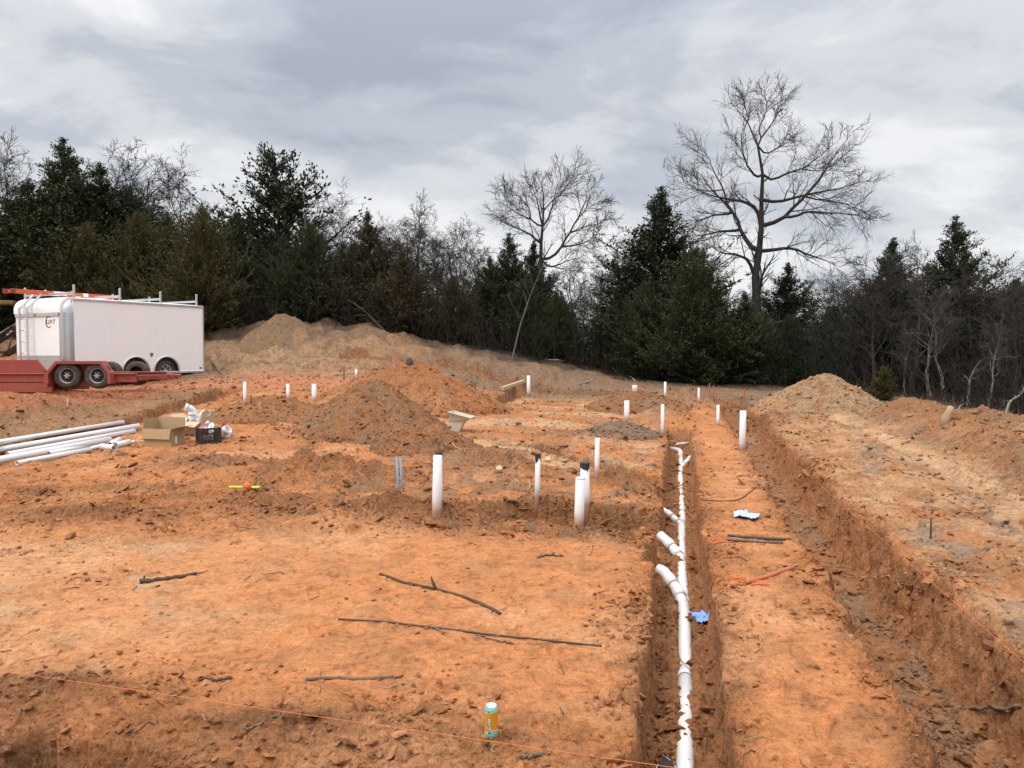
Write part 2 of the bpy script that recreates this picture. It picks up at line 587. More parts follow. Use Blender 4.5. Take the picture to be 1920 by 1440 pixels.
class MB:
    def __init__(s):
        s.v = []
        s.f = []
        s.sm = []

    def add(s, v, f, smooth=False):
        o = len(s.v)
        s.v += [tuple(float(c) for c in p) for p in v]
        s.f += [tuple(i + o for i in q) for q in f]
        s.sm += [smooth] * len(f)
        return s

    def box(s, c, size, R=None, taper=1.0, bev=0.0):
        hx, hy, hz = size[0] / 2, size[1] / 2, size[2] / 2
        b = min(bev, hx * 0.9, hy * 0.9, hz * 0.9)
        M = R if R is not None else Matrix.Identity(3)
        c = Vector(c)
        if b <= 0:
            v = [c + M @ Vector((x * hx * (taper if z > 0 else 1), y * hy * (taper if z > 0 else 1), z * hz)) for z in (-1, 1) for y in (-1, 1) for x in (-1, 1)]
            return s.add(v, [(0, 2, 3, 1), (4, 5, 7, 6), (0, 1, 5, 4), (2, 6, 7, 3), (0, 4, 6, 2), (1, 3, 7, 5)])
        # chamfered box: 24 verts
        v, ix = [], {}
        for z in (-1, 1):
            for y in (-1, 1):
                for x in (-1, 1):
                    for a in range(3):
                        q = [x * hx, y * hy, z * hz]
                        for k in range(3):
                            if k != a:
                                q[k] -= (x, y, z)[k] * b
                        ix[(x, y, z, a)] = len(v)
                        v.append(c + M @ Vector(q))
        f = []
        for a in range(3):
            p, q = [k for k in range(3) if k != a]
            for sgn in (-1, 1):
                cyc = []
                for sp, sq in ((-1, -1), (1, -1), (1, 1), (-1, 1)):
                    k = [0, 0, 0]
                    k[a], k[p], k[q] = sgn, sp, sq
                    cyc.append(ix[(*k, a)])
                if (sgn < 0) != (a == 1):
                    cyc = cyc[::-1]
                f.append(tuple(cyc))
        for a in range(3):                       # edges along axis a
            p, q = [k for k in range(3) if k != a]
            for sp in (-1, 1):
                for sq in (-1, 1):
                    k0, k1 = [0, 0, 0], [0, 0, 0]
                    k0[a], k1[a] = -1, 1
                    k0[p] = k1[p] = sp
                    k0[q] = k1[q] = sq
                    f.append((ix[(*k0, p)], ix[(*k1, p)], ix[(*k1, q)], ix[(*k0, q)]))
        for x in (-1, 1):
            for y in (-1, 1):
                for z in (-1, 1):
                    f.append(tuple(ix[(x, y, z, a)] for a in range(3)))
        return s.add(v, f)

    def bar(s, a, b, w, h, bev=0.0, up=(0, 0, 1)):
        a, b = Vector(a), Vector(b)
        d = b - a
        L = d.length
        x = d.normalized()
        upv = Vector(up)
        y = upv.cross(x)
        if y.length < 1e-4:
            y = Vector((0, 1, 0)).cross(x)
        y.normalize()
        z = x.cross(y)
        R = Matrix((x, y, z)).transposed()
        return s.box((a + b) / 2, (L, w, h), R, bev=bev)

    def tube(s, pts, r, n=10, caps=True, smooth=True):
        pts = [Vector(p) for p in pts]
        rs = r if isinstance(r, (list, tuple, np.ndarray)) else [r] * len(pts)
        ref = None
        V = []
        for i, p in enumerate(pts):
            t = (pts[min(i + 1, len(pts) - 1)] - pts[max(i - 1, 0)]).normalized()
            if ref is None:
                ref = t.orthogonal().normalized()
            ref = (ref - t * ref.dot(t)).normalized()
            b = t.cross(ref)
            for k in range(n):
                a = 2 * math.pi * k / n
                V.append(p + (ref * math.cos(a) + b * math.sin(a)) * rs[i])
        fs = []
        for i in range(len(pts) - 1):
            for k in range(n):
                k2 = (k + 1) % n
                fs.append((i * n + k, i * n + k2, (i + 1) * n + k2, (i + 1) * n + k))
        o = len(s.v)
        s.add(V, fs, smooth)
        if caps:
            s.f.append(tuple(o + k for k in range(n))[::-1])
            s.f.append(tuple(o + (len(pts) - 1) * n + k for k in range(n)))
            s.sm += [False, False]
        return s

    def pipe(s, pts, ro, wall=0.006, n=20):
        """hollow pipe along a path, open at both ends"""
        pts = [Vector(p) for p in pts]
        ref = None
        rings = []
        for i, p in enumerate(pts):
            t = (pts[min(i + 1, len(pts) - 1)] - pts[max(i - 1, 0)]).normalized()
            if ref is None:
                ref = t.orthogonal().normalized()
            ref = (ref - t * ref.dot(t)).normalized()
            b = t.cross(ref)
            rings.append((p, ref.copy(), b))
        V = []
        m = len(pts)
        for rad in (ro, ro - wall):
            for p, a_, b_ in rings:
                for k in range(n):
                    a = 2 * math.pi * k / n
                    V.append(p + (a_ * math.cos(a) + b_ * math.sin(a)) * rad)
        fs = []
        for i in range(m - 1):
            for k in range(n):
                k2 = (k + 1) % n
                fs.append((i * n + k, i * n + k2, (i + 1) * n + k2, (i + 1) * n + k))
                o = m * n
                fs.append((o + i * n + k2, o + i * n + k, o + (i + 1) * n + k, o + (i + 1) * n + k2))
        s.add(V, fs, True)
        o0 = len(s.v) - 2 * m * n
        for e in (0, m - 1):
            for k in range(n):
                k2 = (k + 1) % n
                q = (o0 + e * n + k, o0 + e * n + k2, o0 + m * n + e * n + k2, o0 + m * n + e * n + k)
                s.f.append(q if e else q[::-1])
                s.sm.append(False)
        return s

    def lathe(s, prof, n=24, c=(0, 0, 0), smooth=True):
        V = []
        for r, z in prof:
            for k in range(n):
                a = 2 * math.pi * k / n
                V.append((c[0] + r * math.cos(a), c[1] + r * math.sin(a), c[2] + z))
        fs = []
        for i in range(len(prof) - 1):
            for k in range(n):
                k2 = (k + 1) % n
                fs.append((i * n + k, i * n + k2, (i + 1) * n + k2, (i + 1) * n + k))
        return s.add(V, fs, smooth)

    def prism(s, poly, axis, a0, a1):
        """poly: 2-D outline in the plane across `axis` (0 x, 1 y, 2 z), extruded from a0 to a1"""
        def pt(p, a):
            q = [0, 0, 0]
            o = [k for k in range(3) if k != axis]
            q[axis], q[o[0]], q[o[1]] = a, p[0], p[1]
            return q
        n = len(poly)
        V = [pt(p, a0) for p in poly] + [pt(p, a1) for p in poly]
        fs = [tuple(range(n))[::-1], tuple(range(n, 2 * n))]
        fs += [(k, (k + 1) % n, n + (k + 1) % n, n + k) for k in range(n)]
        return s.add(V, fs)

    def mesh(s, name):
        me = bpy.data.meshes.new(name)
        me.from_pydata(s.v, [], s.f)
        me.polygons.foreach_set('use_smooth', s.sm)
        me.update()
        import bmesh
        bm = bmesh.new()
        bm.from_mesh(me)
        bmesh.ops.recalc_face_normals(bm, faces=bm.faces)
        bm.to_mesh(me)
        bm.free()
        return me

    def build(s, name, mat, parent=None):
        return link(name, s.mesh(name), mat, parent)


# ------------------------------------------------------------------ materials
MATS = {}


def new_mat(name):
    m = bpy.data.materials.new(name)
    m.use_nodes = True
    MATS[name] = m
    nt = m.node_tree
    return m, nt, nt.nodes['Principled BSDF']


def simple(name, col, rough=0.6, metal=0.0, var=0.15, scale=8.0, bump=0.0, bscale=40.0, dirt=0.0, dirtcol=(0.42, 0.2, 0.09), spec=0.5):
    m, nt, b = new_mat(name)
    L = nt.links
    tc = N(nt, 'ShaderNodeTexCoord')
    n1 = N(nt, 'ShaderNodeTexNoise', inp={'Scale': scale, 'Detail': 5.0, 'Roughness': 0.6})
    L.new(tc.outputs['Object'], n1.inputs['Vector'])
    c = mixc(nt, n1.outputs['Fac'], tuple(x * (1 - var) for x in col), tuple(min(1, x * (1 + var)) for x in col))
    if dirt > 0:
        n2 = N(nt, 'ShaderNodeTexNoise', inp={'Scale': scale * 0.7, 'Detail': 8.0, 'Roughness': 0.72})
        L.new(tc.outputs['Object'], n2.inputs['Vector'])
        r = ramp(nt, [(0.42, (0, 0, 0)), (0.72, (1, 1, 1))])
        L.new(n2.outputs['Fac'], r.inputs[0])
        c = mixc(nt, math_n(nt, 'MULTIPLY', r.outputs[0], dirt), c, dirtcol)
    L.new(c, b.inputs['Base Color'])
    b.inputs['Roughness'].default_value = rough
    b.inputs['Metallic'].default_value = metal
    b.inputs['Specular IOR Level'].default_value = spec
    if bump > 0:
        n3 = N(nt, 'ShaderNodeTexNoise', inp={'Scale': bscale, 'Detail': 4.0})
        L.new(tc.outputs['Object'], n3.inputs['Vector'])
        bp = N(nt, 'ShaderNodeBump', inp={'Strength': bump, 'Distance': 0.02})
        L.new(n3.outputs['Fac'], bp.inputs['Height'])
        L.new(bp.outputs[0], b.inputs['Normal'])
    return m


def soil_material():
    m, nt, b = new_mat('soil')
    L = nt.links
    geo = N(nt, 'ShaderNodeNewGeometry')
    att = N(nt, 'ShaderNodeAttribute', attribute_name='soil')
    rat = N(nt, 'ShaderNodeAttribute', attribute_name='loose')

    def noise(scale, detail, rough=0.6, dist=0.0):
        n = N(nt, 'ShaderNodeTexNoise', inp={'Scale': scale, 'Detail': detail, 'Roughness': rough, 'Distortion': dist})
        L.new(geo.outputs['Position'], n.inputs['Vector'])
        return n.outputs['Fac']
    n_mid = noise(6.0, 9, 0.72, 0.3)
    n_fine = noise(24, 7, 0.75, 0.6)
    n_grain = noise(110, 5, 0.75)
    # crumbs and scuffs darker / paler than the base soil
    r1 = ramp(nt, [(0.33, (0.66, 0.61, 0.58)), (0.46, (0.98, 0.98, 0.98)), (0.68, (1.20, 1.24, 1.28))])
    L.new(n_mid, r1.inputs[0])
    r2 = ramp(nt, [(0.35, (0.36, 0.32, 0.30)), (0.46, (0.93, 0.92, 0.91)), (0.66, (1.28, 1.27, 1.26))])
    L.new(n_fine, r2.inputs[0])
    r3 = ramp(nt, [(0.34, (0.60, 0.57, 0.56)), (0.58, (1.10, 1.10, 1.10))])
    L.new(n_grain, r3.inputs[0])
    c = mixc(nt, 1.0, att.outputs['Color'], r1.outputs[0], 'MULTIPLY')
    loose = math_n(nt, 'MULTIPLY', rat.outputs['Fac'], 0.8, True)
    lo = math_n(nt, 'ADD', math_n(nt, 'MULTIPLY', loose, 0.4), 0.6)
    c = mixc(nt, lo, c, mixc(nt, 1.0, c, r2.outputs[0], 'MULTIPLY'))
    c = mixc(nt, 0.8, c, mixc(nt, 1.0, c, r3.outputs[0], 'MULTIPLY'))
    L.new(c, b.inputs['Base Color'])
    b.inputs['Roughness'].default_value = 0.95
    b.inputs['Specular IOR Level'].default_value = 0.15
    # relief
    vor = N(nt, 'ShaderNodeTexVoronoi', feature='F1', inp={'Scale': 26.0, 'Randomness': 1.0})
    wv = N(nt, 'ShaderNodeVectorMath', operation='ADD')
    nd = N(nt, 'ShaderNodeTexNoise', inp={'Scale': 9.0, 'Detail': 3.0})
    L.new(geo.outputs['Position'], nd.inputs['Vector'])
    sc_ = N(nt, 'ShaderNodeVectorMath', operation='SCALE')
    sc_.inputs['Scale'].default_value = 0.12
    L.new(nd.outputs['Color'], sc_.inputs[0])
    L.new(geo.outputs['Position'], wv.inputs[0])
    L.new(sc_.outputs[0], wv.inputs[1])
    L.new(wv.outputs[0], vor.inputs['Vector'])
    h = math_n(nt, 'ADD', math_n(nt, 'MULTIPLY', n_fine, 1.1), math_n(nt, 'MULTIPLY', n_grain, 0.30))
    h = math_n(nt, 'SUBTRACT', h, math_n(nt, 'MULTIPLY', vor.outputs['Distance'], math_n(nt, 'MULTIPLY', loose, 0.8)))
    bp = N(nt, 'ShaderNodeBump', inp={'Distance': 0.045})
    L.new(math_n(nt, 'ADD', math_n(nt, 'MULTIPLY', loose, 0.5), 0.5), bp.inputs['Strength'])
    L.new(h, bp.inputs['Height'])
    L.new(bp.outputs[0], b.inputs['Normal'])
    return m


SOIL = soil_material()

cO = np.array([0.485, 0.198, 0.077])      # orange clay
cLO = np.array([0.56, 0.288, 0.142])     # dusty pale orange
cB = np.array([0.275, 0.126, 0.055])     # loose brown
cT = np.array([0.53, 0.330, 0.182])       # pale sand
cGB = np.array([0.250, 0.172, 0.112])    # grey-brown topsoil
cR = np.array([0.43, 0.170, 0.085])      # red clay
cD = np.array([0.085, 0.060, 0.042])     # leaf litter


def soil_color(x, y, z, d, heap=None):
    n = len(x)
    u, v = uv(x, y)
    n1 = fbm(x * 0.55, y * 0.55, 4, 201)
    n2 = fbm(x * 1.7, y * 1.7, 4, 203)
    n3 = fbm(x * 5.0, y * 5.0, 3, 205)
    col = np.repeat(cO[None], n, 0)

    def mix(mask, c):
        nonlocal col
        mk = np.clip(mask, 0, 1)[:, None]
        col = col * (1 - mk) + c * mk
    if heap is not None:
        base, second, amt = heap
        col = np.repeat(base[None], n, 0)
        mix(ss(0.0, 0.35, n2) * amt, second)
        mix(ss(0.0, 0.3, n3) * 0.5, cGB * 0.85)
        mix(ss(0.1, 0.4, n1) * 0.3, cLO)
        return col
    mix(0.55 * ss(0.0, 0.4, n1), cLO)
    mix(ss(0.02, 0.30, n2 + 0.6 * n3 - 0.3 * n1) * 0.55, cB * 1.3)
    mix(ss(0.22, 0.5, n3) * 0.35, cB * 1.1)
    # left foreground: dusty pale clay, brown wheel-churned bands
    lf = box2(u, v, -14, -3.4, 3.3, 6.8, 0.9)
    mix(lf * (0.35 + 0.5 * ss(-0.2, 0.3, n1)), cLO * 0.95)
    mix(lf * ss(0.15, 0.5, n2) * 0.7, cT * 0.92)
    band = box2(u, v, -14, -3.6, 6.9, 9.6, 0.6)
    mix(band * ss(-0.05, 0.3, n2 + 0.4 * n3 + 0.5 * n1) * 0.7, cB * 1.15)
    mix(box2(u, v, -14, -1.0, 2.0, 3.6, 0.3) * ss(-0.1, 0.3, n2) * 0.55, cB * 1.25)
    # middle of the pad
    mid = box2(u, v, -5.2, -0.3, 10.5, 26, 0.8)
    mix(mid * ss(-0.1, 0.3, n1 + 0.5 * n2) * 0.75, cT)
    mix(mid * ss(0.05, 0.35, n2 - 0.4 * n1) * 0.7, cGB * 1.1)
    c1 = box2(u, v, -4.6, -0.3, 7.5, 10.6, 0.45)
    mix(c1 * ss(-0.35, 0.15, n2 + 0.5 * n3) * 0.85, cB * 1.1)
    mix(c1 * ss(0.1, 0.4, n3 + 0.3 * n1) * 0.6, cGB)
    lm = box2(u, v, -11, -5.2, 9.5, 26, 0.8)
    mix(lm * ss(-0.05, 0.3, n2) * 0.6, cB * 1.2)
    mix(lm * ss(0.1, 0.4, n1) * 0.5, cLO)
    # beyond the left footing: red clay
    rd = ss(-11.0, -12.4, u)
    mix(rd * ss(8, 12, v) * 0.9, cR * 1.02)
    mix(rd * ss(8, 12, v) * ss(0.1, 0.4, n2) * 0.6, cB * 1.1)
    mix(box2(u, v, -13.4, -12.35, 9, 24, 0.15) * (0.55 + 0.3 * n3), cGB * np.array([0.95, 1.05, 0.9]))
    mix(ss(20, 22.5, y) * (1 - ss(-3.5, -1.0, x)) * 0.85, cR * np.array([1.12, 1.2, 1.25]))
    # right of the footing: sand and grey topsoil in long streaks
    s1 = fbm(u * 1.6 + 3, v * 0.42, 4, 211)
    s2 = fbm(u * 2.7, v * 0.9, 4, 213)
    rt = ss(1.95, 2.35, u)
    mix(rt * 0.75, cT * 0.86)
    mix(rt * ss(-0.05, 0.25, s1 + 0.5 * n3) * 0.9, cGB * 1.12)
    mix(rt * ss(0.02, 0.3, s2) * 0.75, cB * 1.3)
    mix(rt * np.exp(-((u - 3.95 - 0.2 * pn(v * 0.3, v * 0, 215)) / 0.22) ** 2) * 0.75, cT * 1.08)
    mix(rt * ss(0.0, 0.35, n2) * (1 - ss(2.8, 3.6, u)) * 0.7, cO * 0.95)
    mix(d['ridge'] * (u > 0) * (0.85 + 0.3 * n2), cB * 1.25)
    # rear: cut bank of pale sand, roots and topsoil
    wd = wood_depth(x, y)
    rear = ss(-7.5, -5.0, wd + 1.2 * n1) * (x > -9.0 - 0 * x) * ss(18, 22, y)
    lb = 1 - ss(-7.0, -2.5, x)
    mix(rear * (1 - lb) * 0.9, cGB * 0.95)
    mix(rear * (1 - lb) * ss(0.05, 0.35, n2 + 0.3 * n3) * 0.7, cT * 0.7)
    sandy = ss(-6.8, -4.0, wd + 1.2 * n1) * lb * ss(22, 24.5, y)
    mix(sandy * 0.95, cT * 0.72)
    mix(sandy * ss(-0.05, 0.25, n3 + 0.5 * n2) * 0.85, cGB * 0.9)
    mix(sandy * ss(-2.6, -0.6, wd + n1) * 0.6, cGB * 0.75)
    mix(ss(0.1, 0.35, n2) * rear * 0.5, cB)
    # trenches: damp floor, brown walls streaked with grey
    fr = d['fr']
    fl = ss(0.85, 1.0, fr)
    mix(fl * 0.9, cB * 1.08)
    mix(fl * ss(0.05, 0.35, n2) * 0.4, cO * 0.75)
    mix(fl * ss(1.0, 1.2, u) * (u < 2.3) * ss(-0.1, 0.25, n3 + n1) * 0.55, cGB * 0.95)
    wall = ss(0.02, 0.15, fr) * (1 - fl)
    mix(wall * 0.7, cB * 1.32)
    ws = fbm(v * 1.3 + u, z * 2.0, 3, 221)
    mix(wall * ss(0.0, 0.3, ws) * 0.4, cGB * 1.05)
    mix(wall * ss(1.6, 1.9, u) * ss(-0.1, 0.2, ws) * 0.6, cO * 0.75)
    mix(d['lip'] * ss(0.0, 0.4, n3 + n2) * 0.5, cB * 1.15)
    for lx, ly, h, rx, ry in LOW:
        q = ((x - lx) / rx) ** 2 + ((y - ly) / ry) ** 2
        if ly < 24:
            mix(np.exp(-q * 1.1) * (0.85 + 0.4 * n3), cB * 1.12 + 0.03 * (ly > 11))
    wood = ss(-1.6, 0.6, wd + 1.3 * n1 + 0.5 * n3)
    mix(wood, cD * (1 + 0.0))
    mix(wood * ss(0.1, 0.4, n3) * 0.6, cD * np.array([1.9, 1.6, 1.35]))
    mix(ss(120, 200, np.hypot(x, y)), np.array([0.12, 0.10, 0.06]))
    return col


# ------------------------------------------------------------------ the ground
def build_ground():
    fine = np.radians(np.linspace(-40, 40, 655))
    side = np.radians(41 + (180 - 41) * np.linspace(0, 1, 42)[1:] ** 1.5)
    ph = np.concatenate([-side[::-1][1:], fine, side])        # the last one is +180, -180 is dropped
    rr = np.concatenate([np.linspace(0.25, 2.2, 14)[:-1], np.geomspace(2.2, 46, 710), np.geomspace(46, 900, 26)[1:]])
    A, Rr = np.meshgrid(ph, rr, indexing='xy')
    x = (np.sin(A) * Rr).ravel()
    y = (np.cos(A) * Rr).ravel()
    z, d = ground(x, y, True)
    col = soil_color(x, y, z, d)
    # broken faces of the trench walls
    wl = 4 * d['fr'] * (1 - d['fr'])
    su, sv = d['u'], d['v']
    off = wl * np.where(np.abs(su - 0.04) < 0.5, 0.5, 1.0) * (0.07 * pn(sv * 4.5 + su, z * 7, 401) + 0.05 * np.abs(pn(sv * 11 + su, z * 15, 402)) + 0.025 * pn(sv * 27 + su * 5, z * 33, 403))
    offv = wl * (0.07 * pn(su * 4.5, z * 7, 404) + 0.05 * np.abs(pn(su * 11, z * 15, 405)) + 0.02 * pn(su * 27, z * 33, 406))
    fr_ = ss(3.9, 3.5, sv) * (np.abs(su - 0.04) > 0.5)
    off, offv = off * (1 - fr_), offv * fr_
    x = x + off * CU + (off * 0.4 + offv) * SU
    y = y - off * SU + (off * 0.4 + offv) * CU
    nr, nc = len(rr), len(ph)
    i = np.arange(nr * nc).reshape(nr, nc)
    j = np.roll(i, -1, axis=1)
    q = np.stack([i[:-1], j[:-1], j[1:], i[1:]], -1).reshape(-1, 4)[:, ::-1]
    cz = float(ground(np.array([0.0]), np.array([0.0]))[0])
    v = np.stack([x, y, z], 1)
    v = np.concatenate([v, [[0, 0, cz]]])
    ctr = len(v) - 1
    t = np.stack([np.full(nc, ctr), j[0], i[0]], 1)
    me = mesh_np('ground', v, [q, t])
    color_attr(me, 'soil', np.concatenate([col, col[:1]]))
    float_attr(me, 'loose', np.concatenate([d['r'], [0.5]]))
    o = link('ground', me, SOIL)
    o['kind'] = 'structure'


build_ground()

HEAP_INFO = {
    'brown_cone': ((cB * 1.12, cGB, 0.4), 'tall steep cone of brown dirt standing in the middle of the pad'),
    'orange_pile': ((cO * 0.82, cB, 0.5), 'wide bright orange clay pile behind the brown cone'),
    'small_front': ((cB * 1.1, cO * 0.8, 0.5), 'small brown dirt pile at the right foot of the tall cone'),
    'left_brown': ((cB * 1.22, cO * 0.8, 0.6), 'low brown dirt pile left of the tall cone, near three white pipes'),
    'grey_small': ((cGB * 1.0, cB, 0.7), 'small grey-brown dirt mound in front of the thick short white pipe'),
    'far_middle': ((cB * 1.1, cGB, 0.5), 'rounded brown dirt mound behind the small grey-brown mound, at the rear of the pad'),
    'right_sand': ((cT * 0.72, cB * 1.2, 0.6), 'steep tan dirt pile at the right end of the trench, against the woods'),
    'bank_peak': ((cT * 0.46, cGB * 0.8, 0.8), 'tall sandy mound at the wood edge right of the white trailer'),
    'bank_second': ((cT * 0.42, cGB * 0.75, 0.9), 'lower rounded sandy mound at the wood edge, behind the orange clay pile'),
}


def build_heap(key):
    hp = HEAPS[key]
    info, label = HEAP_INFO[key]
    cx, cy, zt, rx, ry, seed, pw = hp
    nc, nr = 170, 56
    a = np.linspace(0, 2 * np.pi, nc, endpoint=False)
    q = np.linspace(0.0, 1.32, nr)[1:] ** 0.9
    A, Q = np.meshgrid(a, q, indexing='xy')
    x = (cx + np.cos(A) * Q * rx).ravel()
    y = (cy + np.sin(A) * Q * ry).ravel()
    z = heap_surface(hp, x, y) - 0.25 * ss(1.0, 1.3, Q.ravel())
    zc = float(heap_surface(hp, np.array([cx]), np.array([cy]))[0])
    v = np.concatenate([np.stack([x, y, z], 1), [[cx, cy, zc]]])
    m = len(q)
    i = np.arange(m * nc).reshape(m, nc)
    j = np.roll(i, -1, axis=1)
    f = np.stack([i[:-1], i[1:], j[1:], j[:-1]], -1).reshape(-1, 4)
    t = np.stack([np.full(nc, m * nc), i[0], j[0]], 1)
    v[:, 0] -= cx
    v[:, 1] -= cy
    col = soil_color(np.append(x, cx), np.append(y, cy), None, None, info)
    me = mesh_np('dirt_mound', v, [f, t])
    color_attr(me, 'soil', col)
    float_attr(me, 'loose', np.full(len(v), 0.95))
    o = link('dirt_mound', me, SOIL)
    o.location = (cx, cy, 0)
    tag(o, label, 'dirt mound', 'heaps of dug soil')


for k in HEAP_INFO:
    build_heap(k)


# ------------------------------------------------------------------ loose clods and crumbs lying on the soil
def build_clods():
    ico = []
    t = (1 + 5 ** 0.5) / 2
    for s1 in (-1, 1):
        for s2 in (-1, 1):
            ico += [(0, s1, s2 * t), (s1, s2 * t, 0), (s2 * t, 0, s1)]
    ico = np.array(ico) / np.hypot(1, t)
    D = ((ico[:, None] - ico[None]) ** 2).sum(-1)
    e = np.isclose(D, D[D > 0.01].min())
    tri = []
    for a in range(12):
        for b in range(a + 1, 12):
            for c in range(b + 1, 12):
                if e[a, b] and e[b, c] and e[a, c]:
                    nrm = np.cross(ico[b] - ico[a], ico[c] - ico[a])
                    tri.append((a, b, c) if nrm @ ico[a] > 0 else (a, c, b))
    tri = np.array(tri)
    octa = np.array([(1, 0, 0), (0, 1, 0), (-1, 0, 0), (0, -1, 0), (0, 0, 1), (0, 0, -1)], float)
    otri = np.array([(0, 1, 4), (1, 2, 4), (2, 3, 4), (3, 0, 4), (1, 0, 5), (2, 1, 5), (3, 2, 5), (0, 3, 5)])
    r2 = np.random.default_rng(11)
    M = 260000
    ph = np.radians(r2.uniform(-40, 40, M))
    rad = 2.4 * (27 / 2.4) ** (r2.uniform(0, 1, M) ** 0.85)
    x, y = np.sin(ph) * rad, np.cos(ph) * rad
    rm = rough_map(x, y)
    fr, dep, lip = trench_frac(x, y)
    heap = np.zeros(M)
    hcol = np.zeros((M, 3))
    for k, hp in HEAPS.items():
        q = heap_h(hp, x, y)
        on = q < 1.15
        heap = np.where(on, 1.0, heap)
        hcol[on] = HEAP_INFO[k][0][0]
    pr = np.clip(rm - 0.10, 0, 1.2) ** 1.2 + 0.6 * np.exp(-(lip / 0.18) ** 2) + 0.35 * (fr > 0.9) + 0.55 * heap + 0.03
    pr = pr * (0.12 + ss(-0.05, 0.3, fbm(x * 1.5, y * 1.5, 4, 301) + 0.25 * heap))
    keep = r2.uniform(0, 1, M) < pr * 0.5
    x, y, heap, hcol = x[keep][:45000], y[keep][:45000], heap[keep][:45000], hcol[keep][:45000]
    n = len(x)
    zz = surface(x, y)
    zg, d = ground(x, y, True)
    col = np.where(heap[:, None] > 0, hcol, soil_color(x, y, zg, d)) * r2.uniform(0.62, 1.08, (n, 1))
    size = np.exp(r2.normal(np.log(0.0085), 0.6, n)) * (0.75 + 0.055 * np.hypot(x, y)) * (1 - 0.15 * heap)
    size = np.clip(size, 0.004, np.where(rough_map(x, y) < 0.35, 0.016, 0.06))
    big = (np.argsort(np.argsort(-size / (0.75 + 0.055 * np.hypot(x, y)))) < 15000)
    ax = np.stack([r2.uniform(0.7, 1.6, n), r2.uniform(0.7, 1.6, n), r2.uniform(0.35, 0.85, n)], 1) * size[:, None]
    an = r2.uniform(0, 6.28, n)
    tl = r2.normal(0, 0.35, (n, 2))
    vs, fs, cs, o = [], [], [], 0
    for sel, base, tr in ((big, ico, tri), (~big, octa, otri)):
        m = int(sel.sum())
        kb = len(base)
        P = base[None] * r2.uniform(0.70, 1.28, (m, kb, 1)) * ax[sel][:, None, :]
        P[..., 2] += P[..., 0] * tl[sel, :1] + P[..., 1] * tl[sel, 1:]
        c, s_ = np.cos(an[sel])[:, None], np.sin(an[sel])[:, None]
        X = P[..., 0] * c - P[..., 1] * s_ + x[sel][:, None]
        Y = P[..., 0] * s_ + P[..., 1] * c + y[sel][:, None]
        Z = P[..., 2] + (zz + size * 0.22)[sel][:, None]
        vs.append(np.stack([X, Y, Z], -1).reshape(-1, 3))
        fs.append((tr[None] + (np.arange(m) * kb)[:, None, None]).reshape(-1, 3) + o)
        cs.append(np.repeat(col[sel], kb, 0))
        o += m * kb
    V, Fc = np.concatenate(vs), np.concatenate(fs)
    me = mesh_np('soil_clods', V, [Fc], smooth=False)
    color_attr(me, 'soil', np.concatenate(cs))
    float_attr(me, 'loose', np.full(len(V), 0.4))
    o = link('soil_clods', me, SOIL)
    tag(o, 'loose clods and crumbs of clay scattered over the dug ground', 'soil clods', kind='stuff')


build_clods()

# ------------------------------------------------------------------ trees
def tube_batch(P, R, sides):
    """P (N,n,3) centre lines, R (N,n) radii -> verts, quads"""
    Nn, n, _ = P.shape
    T = np.gradient(P, axis=1)
    T /= np.linalg.norm(T, axis=2, keepdims=True) + 1e-9
    avg = P[:, -1] - P[:, 0]
    avg /= np.linalg.norm(avg, axis=1, keepdims=True) + 1e-9
    ref = np.where(np.abs(avg[:, 2:3]) < 0.8, np.array([[0, 0, 1.0]]), np.array([[1.0, 0, 0]]))
    A = np.cross(T, ref[:, None, :])
    A /= np.linalg.norm(A, axis=2, keepdims=True) + 1e-9
    B = np.cross(T, A)
    ang = np.arange(sides) * 2 * np.pi / sides
    V = P[:, :, None, :] + R[:, :, None, None] * (A[:, :, None, :] * np.cos(ang)[None, None, :, None] + B[:, :, None, :] * np.sin(ang)[None, None, :, None])
    idx = np.arange(Nn * n * sides).reshape(Nn, n, sides)
    k2 = np.roll(idx, -1, axis=2)
    q = np.stack([idx[:, :-1], k2[:, :-1], k2[:, 1:], idx[:, 1:]], -1).reshape(-1, 4)
    return V.reshape(-1, 3), q


def join(parts):
    vs, fs, o = [], [], 0
    for v, f in parts:
        vs.append(v)
        fs.append(np.asarray(f) + o)
        o += len(v)
    return np.concatenate(vs), np.concatenate(fs)


def plen(P):
    return np.linalg.norm(np.diff(P, axis=1), axis=2).sum(1)


